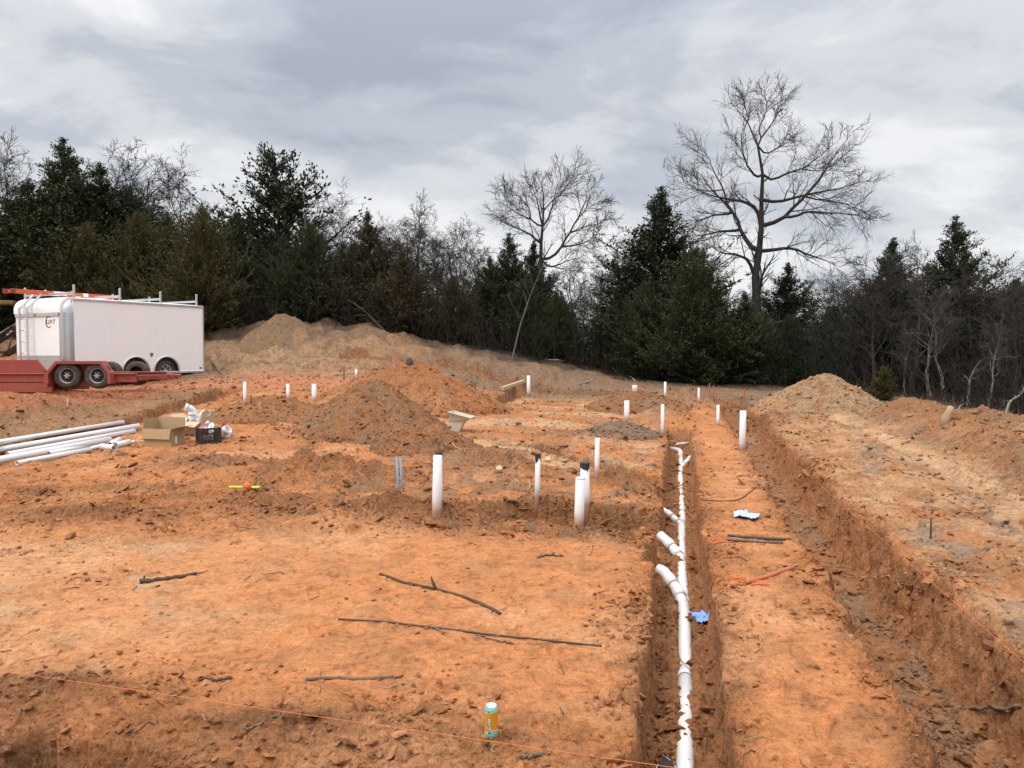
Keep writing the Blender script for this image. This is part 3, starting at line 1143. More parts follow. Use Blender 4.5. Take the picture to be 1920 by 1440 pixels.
def sprout(g, P, R, nc, t0, t1, lmin, lmax, amin, amax, wig, up, npts, rratio, rmin, taper=0.3, lenabs=None):
    """grow nc children from every line of a batch"""
    Nn, n, _ = P.shape
    par = np.repeat(np.arange(Nn), nc)
    k = np.tile(np.arange(nc), Nn)
    t = t0 + (t1 - t0) * (k + g.uniform(0, 1, Nn * nc)) / nc
    f = t * (n - 1)
    i = np.minimum(f.astype(int), n - 2)
    w = (f - i)[:, None]
    pos = P[par, i] * (1 - w) + P[par, i + 1] * w
    tan = P[par, i + 1] - P[par, i]
    tan /= np.linalg.norm(tan, axis=1, keepdims=True) + 1e-9
    rad = R[par, i] * (1 - w[:, 0]) + R[par, i + 1] * w[:, 0]
    L = (plen(P)[par] if lenabs is None else lenabs) * g.uniform(lmin, lmax, Nn * nc) * (1.1 - 0.55 * t)
    rnd = g.normal(size=(Nn * nc, 3))
    rnd -= tan * (rnd * tan).sum(1, keepdims=True)
    rnd /= np.linalg.norm(rnd, axis=1, keepdims=True) + 1e-9
    a = g.uniform(amin, amax, Nn * nc)[:, None]
    d = tan * np.cos(a) + rnd * np.sin(a)
    Q = np.zeros((Nn * nc, npts, 3))
    Q[:, 0] = pos
    for s in range(1, npts):
        d = d + g.normal(size=d.shape) * wig
        d[:, 2] += up
        d /= np.linalg.norm(d, axis=1, keepdims=True) + 1e-9
        Q[:, s] = Q[:, s - 1] + d * (L / (npts - 1))[:, None]
    r0 = np.maximum(rad * rratio, rmin)
    RR = r0[:, None] * np.linspace(1, taper, npts)[None]
    return Q, np.maximum(RR, rmin * 0.5)


def resample(pts, n):
    pts = np.asarray(pts, float)
    s = np.concatenate([[0], np.cumsum(np.linalg.norm(np.diff(pts, axis=0), axis=1))])
    # smooth the corners a little with a Catmull-like spline by cubic Hermite sampling
    t = np.linspace(0, s[-1], n)
    out = np.stack([np.interp(t, s, pts[:, k]) for k in range(3)], 1)
    for _ in range(1):
        out[1:-1] = 0.25 * out[:-2] + 0.5 * out[1:-1] + 0.25 * out[2:]
    return out


BARK = simple('bark_grey', (0.085, 0.074, 0.066), 0.95, var=0.35, scale=6, bump=0.8, bscale=25, spec=0.1)
BARK_D = simple('bark_dark', (0.045, 0.039, 0.035), 0.95, var=0.35, scale=6, bump=0.6, bscale=25, spec=0.1)
BARK_P = simple('bark_pale', (0.25, 0.225, 0.20), 0.95, var=0.3, scale=6, bump=0.8, bscale=25, spec=0.1)
TWIG = simple('twig_grey', (0.062, 0.053, 0.047), 0.95, var=0.3, scale=3, spec=0.1)


BRUSH = simple('brush_shaded', (0.040, 0.034, 0.029), 0.95, var=0.45, scale=2, spec=0.05)  # shade at the foot of the woods is put into this darker colour


def foliage_mat(name, a, b, tip):
    m, nt, bs = new_mat(name)
    L = nt.links
    geo = N(nt, 'ShaderNodeNewGeometry')
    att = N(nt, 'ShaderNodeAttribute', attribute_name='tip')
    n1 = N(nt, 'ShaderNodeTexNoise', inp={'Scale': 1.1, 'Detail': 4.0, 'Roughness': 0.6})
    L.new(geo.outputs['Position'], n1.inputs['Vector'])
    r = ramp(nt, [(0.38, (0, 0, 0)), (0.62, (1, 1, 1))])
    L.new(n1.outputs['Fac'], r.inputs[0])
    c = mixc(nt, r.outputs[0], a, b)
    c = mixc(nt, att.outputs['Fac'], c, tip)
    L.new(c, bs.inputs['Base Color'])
    bs.inputs['Roughness'].default_value = 0.75
    bs.inputs['Specular IOR Level'].default_value = 0.2
    return m


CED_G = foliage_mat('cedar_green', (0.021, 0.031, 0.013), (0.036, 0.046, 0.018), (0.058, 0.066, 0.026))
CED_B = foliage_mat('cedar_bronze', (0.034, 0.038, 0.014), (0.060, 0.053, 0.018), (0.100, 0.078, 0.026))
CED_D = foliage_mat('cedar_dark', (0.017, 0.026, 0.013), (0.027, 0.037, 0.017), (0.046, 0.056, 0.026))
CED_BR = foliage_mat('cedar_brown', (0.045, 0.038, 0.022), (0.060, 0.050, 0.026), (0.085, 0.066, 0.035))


def cedar_mesh(seed, H=8.0, W=2.4, nb=150, per=110, dense=1.0, open_=0.0, base=0.06, shape=0.9, blade=0.16):
    """trunk mesh + crown mesh (limbs with scaly sprays)"""
    g = np.random.default_rng(seed)
    n = 14
    zz = np.linspace(0, H * 0.97, n)
    wob = np.cumsum(g.normal(0, 0.035, (n, 2)), 0)
    trunk = np.stack([wob[:, 0], wob[:, 1], zz], 1)[None]
    tr = (0.012 * H + 0.03) * np.linspace(1, 0.08, n)[None]
    tv, tq = tube_batch(trunk, tr, 8)
    # limbs
    t = base + (1.0 - base) * g.uniform(0, 1, nb) ** 1.3
    lobes = 1 + 0.15 * pn(t * 5, t * 0 + seed, 3)
    az = g.uniform(0, 2 * np.pi, nb)
    prof = np.clip((1 - t) ** shape, 0.02, 1) * np.minimum(1, (t - base * 0.2) * 5 + 0.6)
    ln = W * prof * lobes * g.uniform(0.55, 1.18, nb) * (1 + 0.2 * np.sin(az * 2 + seed)) + 0.06
    ln *= np.where(g.uniform(0, 1, nb) < 0.16, 1.28, 1.0)
    if open_ > 0:
        ln *= np.where(g.uniform(0, 1, nb) < open_, g.uniform(0.3, 0.7, nb), 1.05)
    ln *= 1 + 0.55 * pn(np.cos(az) * 1.6 + t * 5, np.sin(az) * 1.6 + seed, 17)
    el = np.radians(6 + 52 * t + g.normal(0, 10, nb))
    m = 6
    P = np.zeros((nb, m, 3))
    P[:, 0, 0] = np.interp(t * H * 0.97, zz, wob[:, 0])
    P[:, 0, 1] = np.interp(t * H * 0.97, zz, wob[:, 1])
    P[:, 0, 2] = t * H * 0.97
    d = np.stack([np.cos(az) * np.cos(el), np.sin(az) * np.cos(el), np.sin(el)], 1)
    for s in range(1, m):
        d = d + g.normal(0, 0.10, d.shape)
        d[:, 2] += 0.10
        d /= np.linalg.norm(d, axis=1, keepdims=True)
        P[:, s] = P[:, s - 1] + d * (ln / (m - 1))[:, None]
    R = (0.012 + 0.010 * ln)[:, None] * np.linspace(1, 0.25, m)[None]
    lv, lq = tube_batch(P, R, 3)
    # side sprays: short secondary axes carrying blades
    S, SR = sprout(g, P, R, 7, 0.25, 1.0, 0.22, 0.42, 0.4, 0.95, 0.12, 0.10, 4, 0.5, 0.004)
    allP = [P, S]
    bl_p, bl_d, bl_t = [], [], []
    for B, cnt in ((P, int(per * 0.35)), (S, max(3, int(per * 0.65 / 7)))):
        Nn, n2, _ = B.shape
        par = np.repeat(np.arange(Nn), cnt)
        tt = g.uniform(0.18, 1.0, Nn * cnt) ** 0.8
        f = tt * (n2 - 1)
        i = np.minimum(f.astype(int), n2 - 2)
        w = (f - i)[:, None]
        pos = B[par, i] * (1 - w) + B[par, i + 1] * w
        tan = B[par, i + 1] - B[par, i]
        tan /= np.linalg.norm(tan, axis=1, keepdims=True) + 1e-9
        pos = pos + g.normal(0, 0.045, pos.shape)
        dd = tan * 0.85 + g.normal(0, 0.42, pos.shape)
        dd[:, 2] += 0.34
        dd /= np.linalg.norm(dd, axis=1, keepdims=True)
        hi = ss(0.72, 0.95, pos[:, 2:] / H)
        pos = pos - g.normal(0, 0.02, pos.shape) * hi
        dd = dd * (1 - 0.55 * hi) + np.array([[0, 0, 1.0]]) * 0.55 * hi
        dd /= np.linalg.norm(dd, axis=1, keepdims=True)
        bl_p.append(pos)
        bl_d.append(dd)
        bl_t.append(tt)
    ns = 70                                     # the leader
    zt = H * g.uniform(0.86, 1.0, ns)
    bl_p.append(np.stack([np.interp(zt, zz, wob[:, 0]), np.interp(zt, zz, wob[:, 1]), zt], 1) + g.normal(0, 0.012, (ns, 3)))
    dl = g.normal(0, 0.30, (ns, 3))
    dl[:, 2] = 1
    bl_d.append(dl / np.linalg.norm(dl, axis=1, keepdims=True))
    bl_t.append(np.full(ns, 0.9))
    bp, bd, bt = np.concatenate(bl_p), np.concatenate(bl_d), np.concatenate(bl_t)
    keepL = np.clip(ln / (0.42 * W), 0.22, 1.0)
    pk = np.concatenate([np.repeat(keepL, int(per * 0.35)), np.repeat(np.repeat(keepL, 7), max(3, int(per * 0.65 / 7))), np.ones(ns)])
    k = g.uniform(0, 1, len(bp)) < dense * pk
    bp, bd, bt = bp[k], bd[k], bt[k]
    nB = len(bp)
    Lb = blade * g.uniform(0.6, 1.45, nB)[:, None] * np.clip(1.3 - 0.75 * bp[:, 2:] / H, 0.5, 1.1)
    Wb = Lb * g.uniform(0.17, 0.28, nB)[:, None]
    sidev = np.cross(bd, g.normal(size=(nB, 3)))
    sidev /= np.linalg.norm(sidev, axis=1, keepdims=True) + 1e-9
    V = np.stack([bp, bp + bd * Lb * 0.45 + sidev * Wb, bp + bd * Lb, bp + bd * Lb * 0.45 - sidev * Wb], 1).reshape(-1, 3)
    Q = np.arange(nB * 4).reshape(-1, 4)
    cv, cq = join([(lv, lq), (V, Q)])
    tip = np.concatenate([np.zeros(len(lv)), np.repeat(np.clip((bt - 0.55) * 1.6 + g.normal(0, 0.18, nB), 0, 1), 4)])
    tm = mesh_np('trunk', tv, [tq])
    tm.materials.append(BARK_D)
    cm = mesh_np('crown', cv, [cq], smooth=False)
    float_attr(cm, 'tip', tip)
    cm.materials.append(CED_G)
    return tm, cm, H


def bare_from(g, limbs, radii, counts, twig=0.0065, wig=0.16, up=0.03, len_=(0.32, 0.62), maxlen=4.0, ang=(0.5, 1.15)):
    """limbs: list of (n,3) lines already placed; grows three further orders"""
    P = np.stack([resample(l, 12) for l in limbs])
    P[:, 1:-1] += g.normal(0, 0.035, P[:, 1:-1].shape) * plen(P)[:, None, None] * 0.12
    R = np.stack([np.linspace(a, 0.006, 12) * np.linspace(1, 0.9, 12) for a, b in radii])
    for i in range(1, len(P)):                  # seat every limb on the nearest earlier limb
        prev = P[:i].reshape(-1, 3)
        k = int(((prev - P[i, 0]) ** 2).sum(1).argmin())
        P[i, 0] = prev[k]
        P[i, 1] = 0.5 * P[i, 1] + 0.25 * P[i, 0] + 0.25 * P[i, 2]
        R[i] *= min(1.0, 0.85 * R[:i].reshape(-1)[k] / R[i, 0])
    v1 = tube_batch(P, R, 8)
    cap = np.repeat(np.minimum(plen(P), maxlen), counts[0])
    a, ar = sprout(g, P, R, counts[0], 0.18, 1.0, len_[0], len_[1], ang[0], ang[1], wig, up, 7, 0.45, 0.012, lenabs=cap)
    b, br = sprout(g, a, ar, counts[1], 0.15, 1.0, 0.42, 0.8, 0.45, 1.0, wig * 1.15, up, 5, 0.5, 0.0085)
    c, cr = sprout(g, b, br, counts[2], 0.1, 1.0, 0.45, 0.95, 0.4, 0.95, wig * 1.2, up, 4, 0.6, twig)
    crown = join([tube_batch(a, ar, 5), tube_batch(b, br, 4), tube_batch(c, cr, 3)])
    return v1, crown


def bare_mesh(seed, H=8.0, W=2.6, fork=0.3, lean=0.0, counts=(7, 6, 4), nl=12, crook=0.10, name='bare'):
    g = np.random.default_rng(seed)
    n = 9
    z = np.linspace(0, H * 0.8, n)
    wob = np.cumsum(g.normal(0, crook, (n, 2)), 0)
    wob[:, 0] += lean * z
    trunk = np.stack([wob[:, 0], wob[:, 1], z], 1)
    trunk -= trunk[0]
    limbs, rad = [trunk], [(0.014 * H + 0.02, 0.018)]
    for k in range(nl):
        t = fork + (0.95 - fork) * (k + g.uniform(0, 1)) / nl
        p0 = np.array([np.interp(t * H * 0.8, z, trunk[:, j]) for j in range(3)])
        az = k * 2.4 + g.uniform(-0.5, 0.5)
        L = W * (1.15 - 0.45 * t) * g.uniform(0.75, 1.2)
        el = np.radians(g.uniform(12, 45) + 30 * t)
        d = np.array([np.cos(az) * np.cos(el), np.sin(az) * np.cos(el), np.sin(el)])
        pts = [p0]
        for s in range(5):
            d = d + g.normal(0, 0.22, 3)
            d[2] += 0.10
            d /= np.linalg.norm(d)
            pts.append(pts[-1] + d * L / 5)
        limbs.append(np.array(pts))
        r0 = np.interp(t, [0, 1], [0.010 * H, 0.02])
        rad.append((r0 * 0.75, 0.012))
    (tv, tq), (cv, cq) = bare_from(g, limbs, rad, counts)
    tm = mesh_np('trunk', tv, [tq])
    tm.materials.append(BARK)
    cm = mesh_np('branches', cv, [cq])
    cm.materials.append(TWIG)
    return tm, cm, H


def put_tree(kind, meshes, px, ytop, d, label, cat, group, width=1.0, tmat=None, cmat=None, name=None, pyb=None, seed=0):
    tm, cm, H = meshes
    p = at_depth(px, ytop, d)
    z0 = gz(p[0], p[1]) - 0.08
    h = p[2] - z0
    s = h / H
    root = thing(name or kind, label, cat, (p[0], p[1], z0), random.uniform(0, 6.28), group)
    root.scale = (s * width, s * width, s)
    for nm, me, mt in (('trunk', tm, tmat), ('crown' if kind == 'cedar' else 'branches', cm, cmat)):
        o = link(nm, me, None, root)
        if mt is not None:
            o.material_slots[0].link = 'OBJECT'
            o.material_slots[0].material = mt
    return root


CEDARS = {
    'cone': cedar_mesh(1, 8, 3.1, 290, 180, shape=0.95, blade=0.125),
    'wide': cedar_mesh(2, 8, 4.0, 340, 205, shape=0.82, base=0.02, blade=0.115),
    'tall': cedar_mesh(3, 9, 3.3, 300, 165, shape=1.0, base=0.05, blade=0.125),
    'open': cedar_mesh(4, 8, 3.1, 150, 95, shape=0.55, open_=0.45, base=0.25, dense=0.8, blade=0.2),
    'shrub': cedar_mesh(5, 3, 1.4, 90, 80, shape=0.6, base=0.02, blade=0.15),
}
BARES = [bare_mesh(21, 8, 2.6, 0.32), bare_mesh(22, 8, 2.3, 0.40, crook=0.14), bare_mesh(23, 8, 3.0, 0.28, nl=12), bare_mesh(24, 8, 2.2, 0.45, lean=0.08, crook=0.18)]

CG = 'red cedars along the wood edge'
cedar_list = [
    # px, ytop, metres, mesh, width, material, label
    (115, 255, 36, 'tall', 1.45, CED_G, 'tallest green cedar with wispy bent tip, behind the white trailer'),
    (58, 335, 34, 'cone', 1.5, CED_G, 'green cedar at the far left, beside the tallest wispy one'),
    (8, 430, 33, 'wide', 1.0, CED_G, 'green cedar cut by the left edge of the picture'),
    (192, 305, 36, 'cone', 1.45, CED_D, 'dark cedar just right of the tallest wispy one'),
    (165, 415, 31.8, 'wide', 0.9, CED_B, 'rusty cedar above the front of the white trailer'),
    (255, 395, 32.4, 'wide', 0.9, CED_B, 'bronze-green cedar above the middle of the white trailer'),
    (150, 350, 37.5, 'wide', 1.0, CED_G, 'green cedar filling the gap between the tallest one and the dark one'),
    (245, 345, 37.5, 'wide', 1.0, CED_D, 'dark cedar low in front of the rounded bare treetop'),
    (310, 400, 35, 'wide', 0.9, CED_B, 'rusty cedar between the bronze-green one and the golden-bronze one'),
    (30, 380, 37, 'wide', 1.0, CED_D, 'dark cedar under the bare tree at the far left'),
    (640, 455, 34.4, 'wide', 0.9, CED_D, 'dark cedar right of the broad green one behind the sandy mounds'),
    (800, 545, 32.4, 'wide', 0.8, CED_BR, 'brown-green cedar below the broad grey bare tree'),
    (985, 520, 33.6, 'wide', 0.85, CED_G, 'green cedar behind the slanting pale sapling'),
    (1130, 585, 33, 'wide', 0.8, CED_D, 'small dark cedar in the gap left of the tall pointed one'),
    (1560, 570, 33.5, 'wide', 0.9, CED_D, 'dark cedar behind the low bare tree under the biggest boughs'),
    (372, 382, 30.6, 'wide', 0.82, CED_B, 'broad golden-bronze cedar at the rear corner of the white trailer'),
    (503, 285, 36, 'open', 1.25, CED_D, 'dark ragged cedar with open broken crown above the sandy mound'),
    (440, 400, 34.5, 'wide', 1.0, CED_D, 'very dark cedar between the bronze one and the ragged one'),
    (585, 415, 32.6, 'wide', 0.95, CED_G, 'broad green cedar behind the tall sandy mound'),
    (530, 440, 33.4, 'wide', 0.9, CED_D, 'dark cedar under the ragged open crown'),
    (692, 395, 34, 'cone', 1.2, CED_BR, 'brownish thin-topped cedar behind the lower sandy mound'),
    (757, 468, 32.6, 'cone', 1.2, CED_BR, 'short brown-green cedar right of the lower sandy mound'),
    (850, 515, 33.2, 'wide', 0.9, CED_BR, 'low brown-green cedar left of the slanting pale sapling'),
    (918, 480, 34.6, 'cone', 1.2, CED_G, 'narrow green cedar at the left foot of the middle bare tree'),
    (953, 435, 35.4, 'tall', 1.25, CED_G, 'taller green cedar just left of the middle bare trunk'),
    (1003, 450, 35.8, 'cone', 1.0, CED_D, 'dark cedar right against the middle bare trunk'),
    (1042, 545, 32.8, 'wide', 0.85, CED_G, 'low green cedar right of the slanting pale sapling'),
    (1240, 347, 35.5, 'tall', 1.45, CED_D, 'tall pointed dark cedar left of the biggest bare tree'),
    (1300, 460, 30.9, 'wide', 1.0, CED_G, 'dense rounded dark green cedar in front of the biggest bare tree'),
    (1215, 530, 31.6, 'wide', 0.85, CED_G, 'green cedar under the tall pointed dark one'),
    (1395, 545, 30.8, 'cone', 1.3, CED_G, 'green cedar at the foot of the biggest bare trunk'),
    (1475, 492, 35, 'cone', 1.3, CED_D, 'dark cedar behind the right side of the biggest bare trunk'),
    (1488, 590, 29.6, 'wide', 0.9, CED_D, 'low dark cedar behind the steep tan dirt pile'),
    (1678, 445, 31.5, 'cone', 1.2, CED_D, 'dark cedar half hidden in twigs left of the right-hand spire'),
    (1790, 402, 29.5, 'tall', 1.25, CED_D, 'dark pointed cedar rising highest at the right of the picture'),
    (1855, 560, 28, 'wide', 0.9, CED_D, 'dark low cedar under the twigs near the right edge'),
    (1740, 560, 29, 'wide', 0.9, CED_D, 'dark low cedar left below the right-hand spire'),
    (1610, 580, 31, 'wide', 0.95, CED_D, 'dark low cedar right of the biggest bare tree'),
]
for k, (px, yt, d, mk, w, mt, lb) in enumerate(cedar_list):
    put_tree('cedar', CEDARS[mk], px, yt, d, lb, 'cedar tree', CG, w * 1.22, None, mt, name='cedar_tree')
put_tree('cedar', CEDARS['shrub'], 1655, 690, 24.6, 'small brownish cedar shrub behind the spoil ridge', 'shrub', None, 1.0, None, CED_B, name='cedar_shrub')

BG = 'bare trees along the wood edge'
bare_list = [
    (18, 268, 38, 2, 1.2, BARK_D, 'dark bare tree at the far left edge, behind the cedars'),
    (255, 268, 40, 0, 1.3, BARK_D, 'rounded bare treetop above the rusty cedars'),
    (325, 300, 40, 2, 1.1, BARK_D, 'bare treetop sloping down above the bronze cedar'),
    (215, 285, 41, 1, 1.2, BARK_D, 'bare treetop just right of the tallest wispy cedar'),
    (575, 320, 39, 1, 1.2, BARK, 'thin pale bare treetop right of the ragged dark cedar'),
    (630, 360, 40, 2, 1.2, BARK_D, 'bare treetop between the ragged cedar and the brownish cedar'),
    (715, 400, 40, 0, 1.2, BARK_D, 'bare treetop behind the brownish thin-topped cedar'),
    (792, 375, 37.5, 2, 1.2, BARK, 'broad grey bare tree left of the middle bare tree'),
    (850, 398, 38, 0, 1.25, BARK, 'round-topped grey bare tree right next to the broad grey one'),
    (900, 450, 38, 1, 1.2, BARK_D, 'low bare treetop left of the narrow green cedar'),
    (820, 430, 35, 0, 1.2, BARK, 'grey bare tree in front of the broad grey one'),
    (765, 450, 36, 2, 1.2, BARK_D, 'bare tree just left of the broad grey one'),
    (675, 440, 37, 1, 1.3, BARK_D, 'bare tree filling the gap behind the broad green cedar'),
    (745, 420, 39, 3, 1.3, BARK_D, 'thin bare treetop between the brownish cedar and the broad grey tree'),
    (880, 430, 36.5, 2, 1.2, BARK, 'bare tree right behind the low brown-green cedar'),
    (1170, 470, 35, 2, 1.2, BARK_D, 'bare tree at the left foot of the tall pointed dark cedar'),
    (1120, 500, 36, 0, 1.2, BARK_D, 'bare tree behind the low grey tangled one'),
    (600, 400, 37, 2, 1.3, BARK_D, 'dense bare treetop right of the ragged dark cedar, lower than the thin pale one'),
    (660, 410, 38, 0, 1.3, BARK_D, 'dense bare treetop left of the brownish cedar'),
    (780, 410, 36.5, 3, 1.3, BARK, 'leaning bare tree under the crown of the broad grey one'),
    (835, 440, 36, 1, 1.3, BARK_D, 'dark bare tree under the round-topped grey one'),
    (1650, 500, 28, 0, 1.3, BARK, 'bare grey tree under the crooked treetop left of the right-hand spire'),
    (1820, 500, 27.5, 2, 1.3, BARK, 'bare grey tree just right of the right-hand spire, lower than it'),
    (1088, 480, 37, 3, 1.3, BARK_D, 'bare twisted tree right of the middle bare tree'),
    (1150, 420, 37.5, 0, 1.2, BARK_D, 'bare tree between the middle bare tree and the tall pointed cedar'),
    (1100, 540, 33, 2, 1.0, BARK, 'low grey tangled bare tree in the gap right of the slanting sapling'),
    (1560, 545, 32, 2, 1.1, BARK_D, 'low bare tree under the right boughs of the biggest bare tree'),
    (1632, 438, 29, 3, 1.3, BARK_D, 'crooked bare treetop left of the right-hand spire'),
    (1715, 462, 27.5, 2, 1.2, BARK, 'spreading grey bare tree in front of the right-hand spire'),
    (1868, 478, 27, 0, 1.2, BARK, 'bare grey tree right of the right-hand spire'),
    (1915, 500, 25.5, 3, 1.2, BARK_D, 'bare tree cut by the right edge of the picture'),
    (1590, 600, 29, 3, 1.0, BARK, 'small grey bare tree behind the right slope of the tan dirt pile'),
    (1750, 525, 25.8, 1, 1.15, BARK_P, 'crooked pale-trunked bare tree behind the spoil ridge'),
    (1772, 545, 25.4, 3, 1.15, BARK_P, 'pale leaning trunk right beside the crooked pale-trunked tree'),
    (1860, 590, 22.6, 1, 1.0, BARK_P, 'thin pale bare trunk near the right edge, behind the spoil ridge'),
    (1700, 610, 26.2, 3, 0.9, BARK_P, 'small forked pale bare tree left of the crooked pale trunks'),
]
for px, yt, d, mk, w, mt, lb in bare_list:
    put_tree('bare', BARES[mk], px, yt, d, lb, 'bare tree', BG, w, mt, TWIG if mt is not BARK_P else BARK, name='bare_tree')

# rows of trees deeper in the woods
gw = np.random.default_rng(77)
k = 0
for row, (d0, n, lo, hi) in enumerate([(35.5, 34, 500, 600), (40, 34, 470, 570), (46, 34, 470, 560), (54, 30, 480, 560)]):
    for i in range(n):
        px = -250 + (2420) * (i + gw.uniform(0.1, 0.9)) / n
        cut = np.interp(px, [0, 400, 760, 1000, 1300, 1700, 1920], [-70, -50, 10, 30, 35, 40, 60])
        d = d0 + gw.uniform(-2, 2) - np.interp(px, [1300, 1920], [0, 7])
        yt = gw.uniform(lo, hi) + cut - (25 if row else 0)
        if gw.uniform() < 0.42:
            put_tree('cedar', CEDARS[['cone', 'wide', 'tall'][int(gw.integers(3))]], px, yt + 15, d, 'dark cedar standing deep in the shaded woods', 'cedar tree', 'cedars deep in the woods', 1.3, None, CED_D, name='cedar_tree')
        else:
            put_tree('bare', BARES[int(gw.integers(4))], px, yt, d, 'bare leafless tree standing deep in the shaded woods', 'bare tree', 'bare trees deep in the woods', 1.25, BARK_D, TWIG, name='bare_tree')


def hero(name, label, px0, py0, scale, d, lines, radii, base_px, counts, seed, depthvar=0.55, pale=BARK):
    """a bare tree whose main limbs were measured in the photograph; every limb also runs forwards or back"""
    g = np.random.default_rng(seed)
    b = at_depth(*base_px, d)
    b[2] = gz(b[0], b[1]) - 0.1
    limbs = []
    off = {}
    for li, (src, pts) in enumerate(lines):
        P = []
        start = off.get(src, 0.0) if src is not None else 0.0
        q0 = np.array(pts[0], float)
        tot = sum(np.hypot(*(np.array(pts[i + 1]) - np.array(pts[i]))) for i in range(len(pts) - 1))
        slope = 0 if li == 0 else g.uniform(-depthvar, depthvar)
        run = 0.0
        for i, p in enumerate(pts):
            if i:
                run += np.hypot(*(np.array(p) - np.array(pts[i - 1])))
            w = at_depth(px0 + p[0] / scale, py0 + p[1] / scale, d)
            w[1] += start + slope * run / scale * d / F
            P.append(w - b)
        off[li] = start + slope * tot * 0.4 / scale * d / F
        limbs.append(np.array(P))
    limbs[0][0] = (0, 0, 0)
    (tv, tq), (cv, cq) = bare_from(g, limbs, radii, counts, twig=0.006, wig=0.13, up=0.035, len_=(0.40, 0.76), maxlen=2.5, ang=(0.38, 0.95))
    root = thing(name, label, 'bare tree', b, 0, BG)
    link('trunk', mesh_np('trunk', tv, [tq]), pale, root)
    link('branches', mesh_np('branches', cv, [cq]), TWIG, root)


hero('bare_tree', 'biggest bare tree, tall spreading crown against the sky', 1220, 120, 3.0, 33.5, [
    (None, [(590, 1780), (588, 1440), (590, 1150), (610, 1040), (635, 930), (638, 800), (628, 640), (625, 540), (605, 450), (590, 380), (545, 310), (500, 265), (450, 215)]),
    (0, [(590, 1080), (540, 980), (510, 870), (460, 760), (400, 700), (365, 650), (350, 590), (300, 540)]),
    (1, [(460, 760), (440, 680), (390, 560), (380, 470), (330, 420), (270, 370)]),
    (0, [(635, 860), (590, 800), (540, 780), (480, 765), (330, 740), (230, 690)]),
    (0, [(645, 935), (720, 890), (780, 830), (850, 760), (930, 640), (1000, 520), (1070, 420)]),
    (4, [(720, 890), (830, 850), (950, 870), (1060, 890), (1110, 930)]),
    (0, [(640, 690), (700, 650), (760, 620), (840, 600), (920, 540), (1040, 440)]),
    (0, [(620, 1060), (720, 1040), (800, 1035), (850, 1070), (930, 1090), (1050, 1150)]),
    (0, [(580, 1130), (540, 1100), (470, 1080), (370, 1080), (280, 1030)]),
    (0, [(620, 670), (560, 620), (510, 570), (470, 480), (470, 380)]),
    (0, [(625, 530), (690, 480), (760, 440), (800, 380), (860, 330)]),
    (0, [(605, 430), (660, 370), (710, 300), (745, 250), (765, 160)]),
    (0, [(640, 800), (700, 780), (800, 760), (900, 740), (1020, 720), (1150, 690)]),
    (1, [(520, 930), (470, 925), (400, 930), (310, 955), (250, 1010)]),
    (0, [(560, 330), (548, 260), (552, 200), (555, 130)]),
    (1, [(490, 830), (400, 825), (310, 850), (240, 890)]),
    (6, [(840, 600), (950, 600), (1050, 580), (1140, 570)]),
    (0, [(590, 390), (640, 300), (650, 240), (625, 160)]),
    (4, [(850, 760), (960, 780), (1080, 800), (1170, 850)]),
    (1, [(400, 700), (300, 690), (220, 640), (190, 580)]),
], [(0.26, 0.03), (0.15, 0.03), (0.09, 0.02), (0.10, 0.02), (0.13, 0.025), (0.08, 0.02), (0.10, 0.02), (0.09, 0.02), (0.08, 0.02), (0.08, 0.02), (0.07, 0.02),
    (0.07, 0.02), (0.08, 0.02), (0.07, 0.02), (0.06, 0.015), (0.06, 0.015), (0.06, 0.015), (0.06, 0.015), (0.06, 0.015), (0.06, 0.015)],
    (1415, 715), (12, 6, 4), 5, pale=BARK_D)
hero('bare_tree', 'middle bare tree with round crown above the green cedars', 860, 280, 3.13, 35.0, [
    (None, [(480, 1250), (490, 900), (490, 700), (488, 560), (485, 450), (510, 340), (500, 250), (482, 170)]),
    (0, [(500, 690), (570, 620), (620, 540), (650, 490), (710, 390), (740, 300), (790, 210)]),
    (0, [(480, 470), (430, 410), (360, 390), (280, 340), (215, 300)]),
    (0, [(485, 440), (470, 330), (440, 250), (410, 180)]),
    (0, [(510, 450), (545, 350), (572, 240), (600, 160)]),
    (2, [(430, 410), (410, 330), (350, 260), (300, 220)]),
    (1, [(640, 500), (740, 450), (830, 430), (890, 390)]),
    (1, [(600, 570), (690, 560), (770, 530), (830, 470)]),
    (1, [(700, 400), (780, 330), (860, 290)]),
    (0, [(488, 560), (400, 480), (300, 440), (220, 400)]),
    (0, [(505, 340), (600, 270), (660, 190), (680, 130)]),
    (0, [(500, 690), (560, 690), (640, 660), (700, 650)]),
], [(0.20, 0.025), (0.12, 0.02), (0.09, 0.02), (0.09, 0.02), (0.09, 0.02), (0.06, 0.015), (0.07, 0.015), (0.06, 0.015), (0.06, 0.015), (0.06, 0.015), (0.06, 0.015), (0.05, 0.015)],
    (1013, 690), (12, 6, 4), 6, pale=BARK_D)


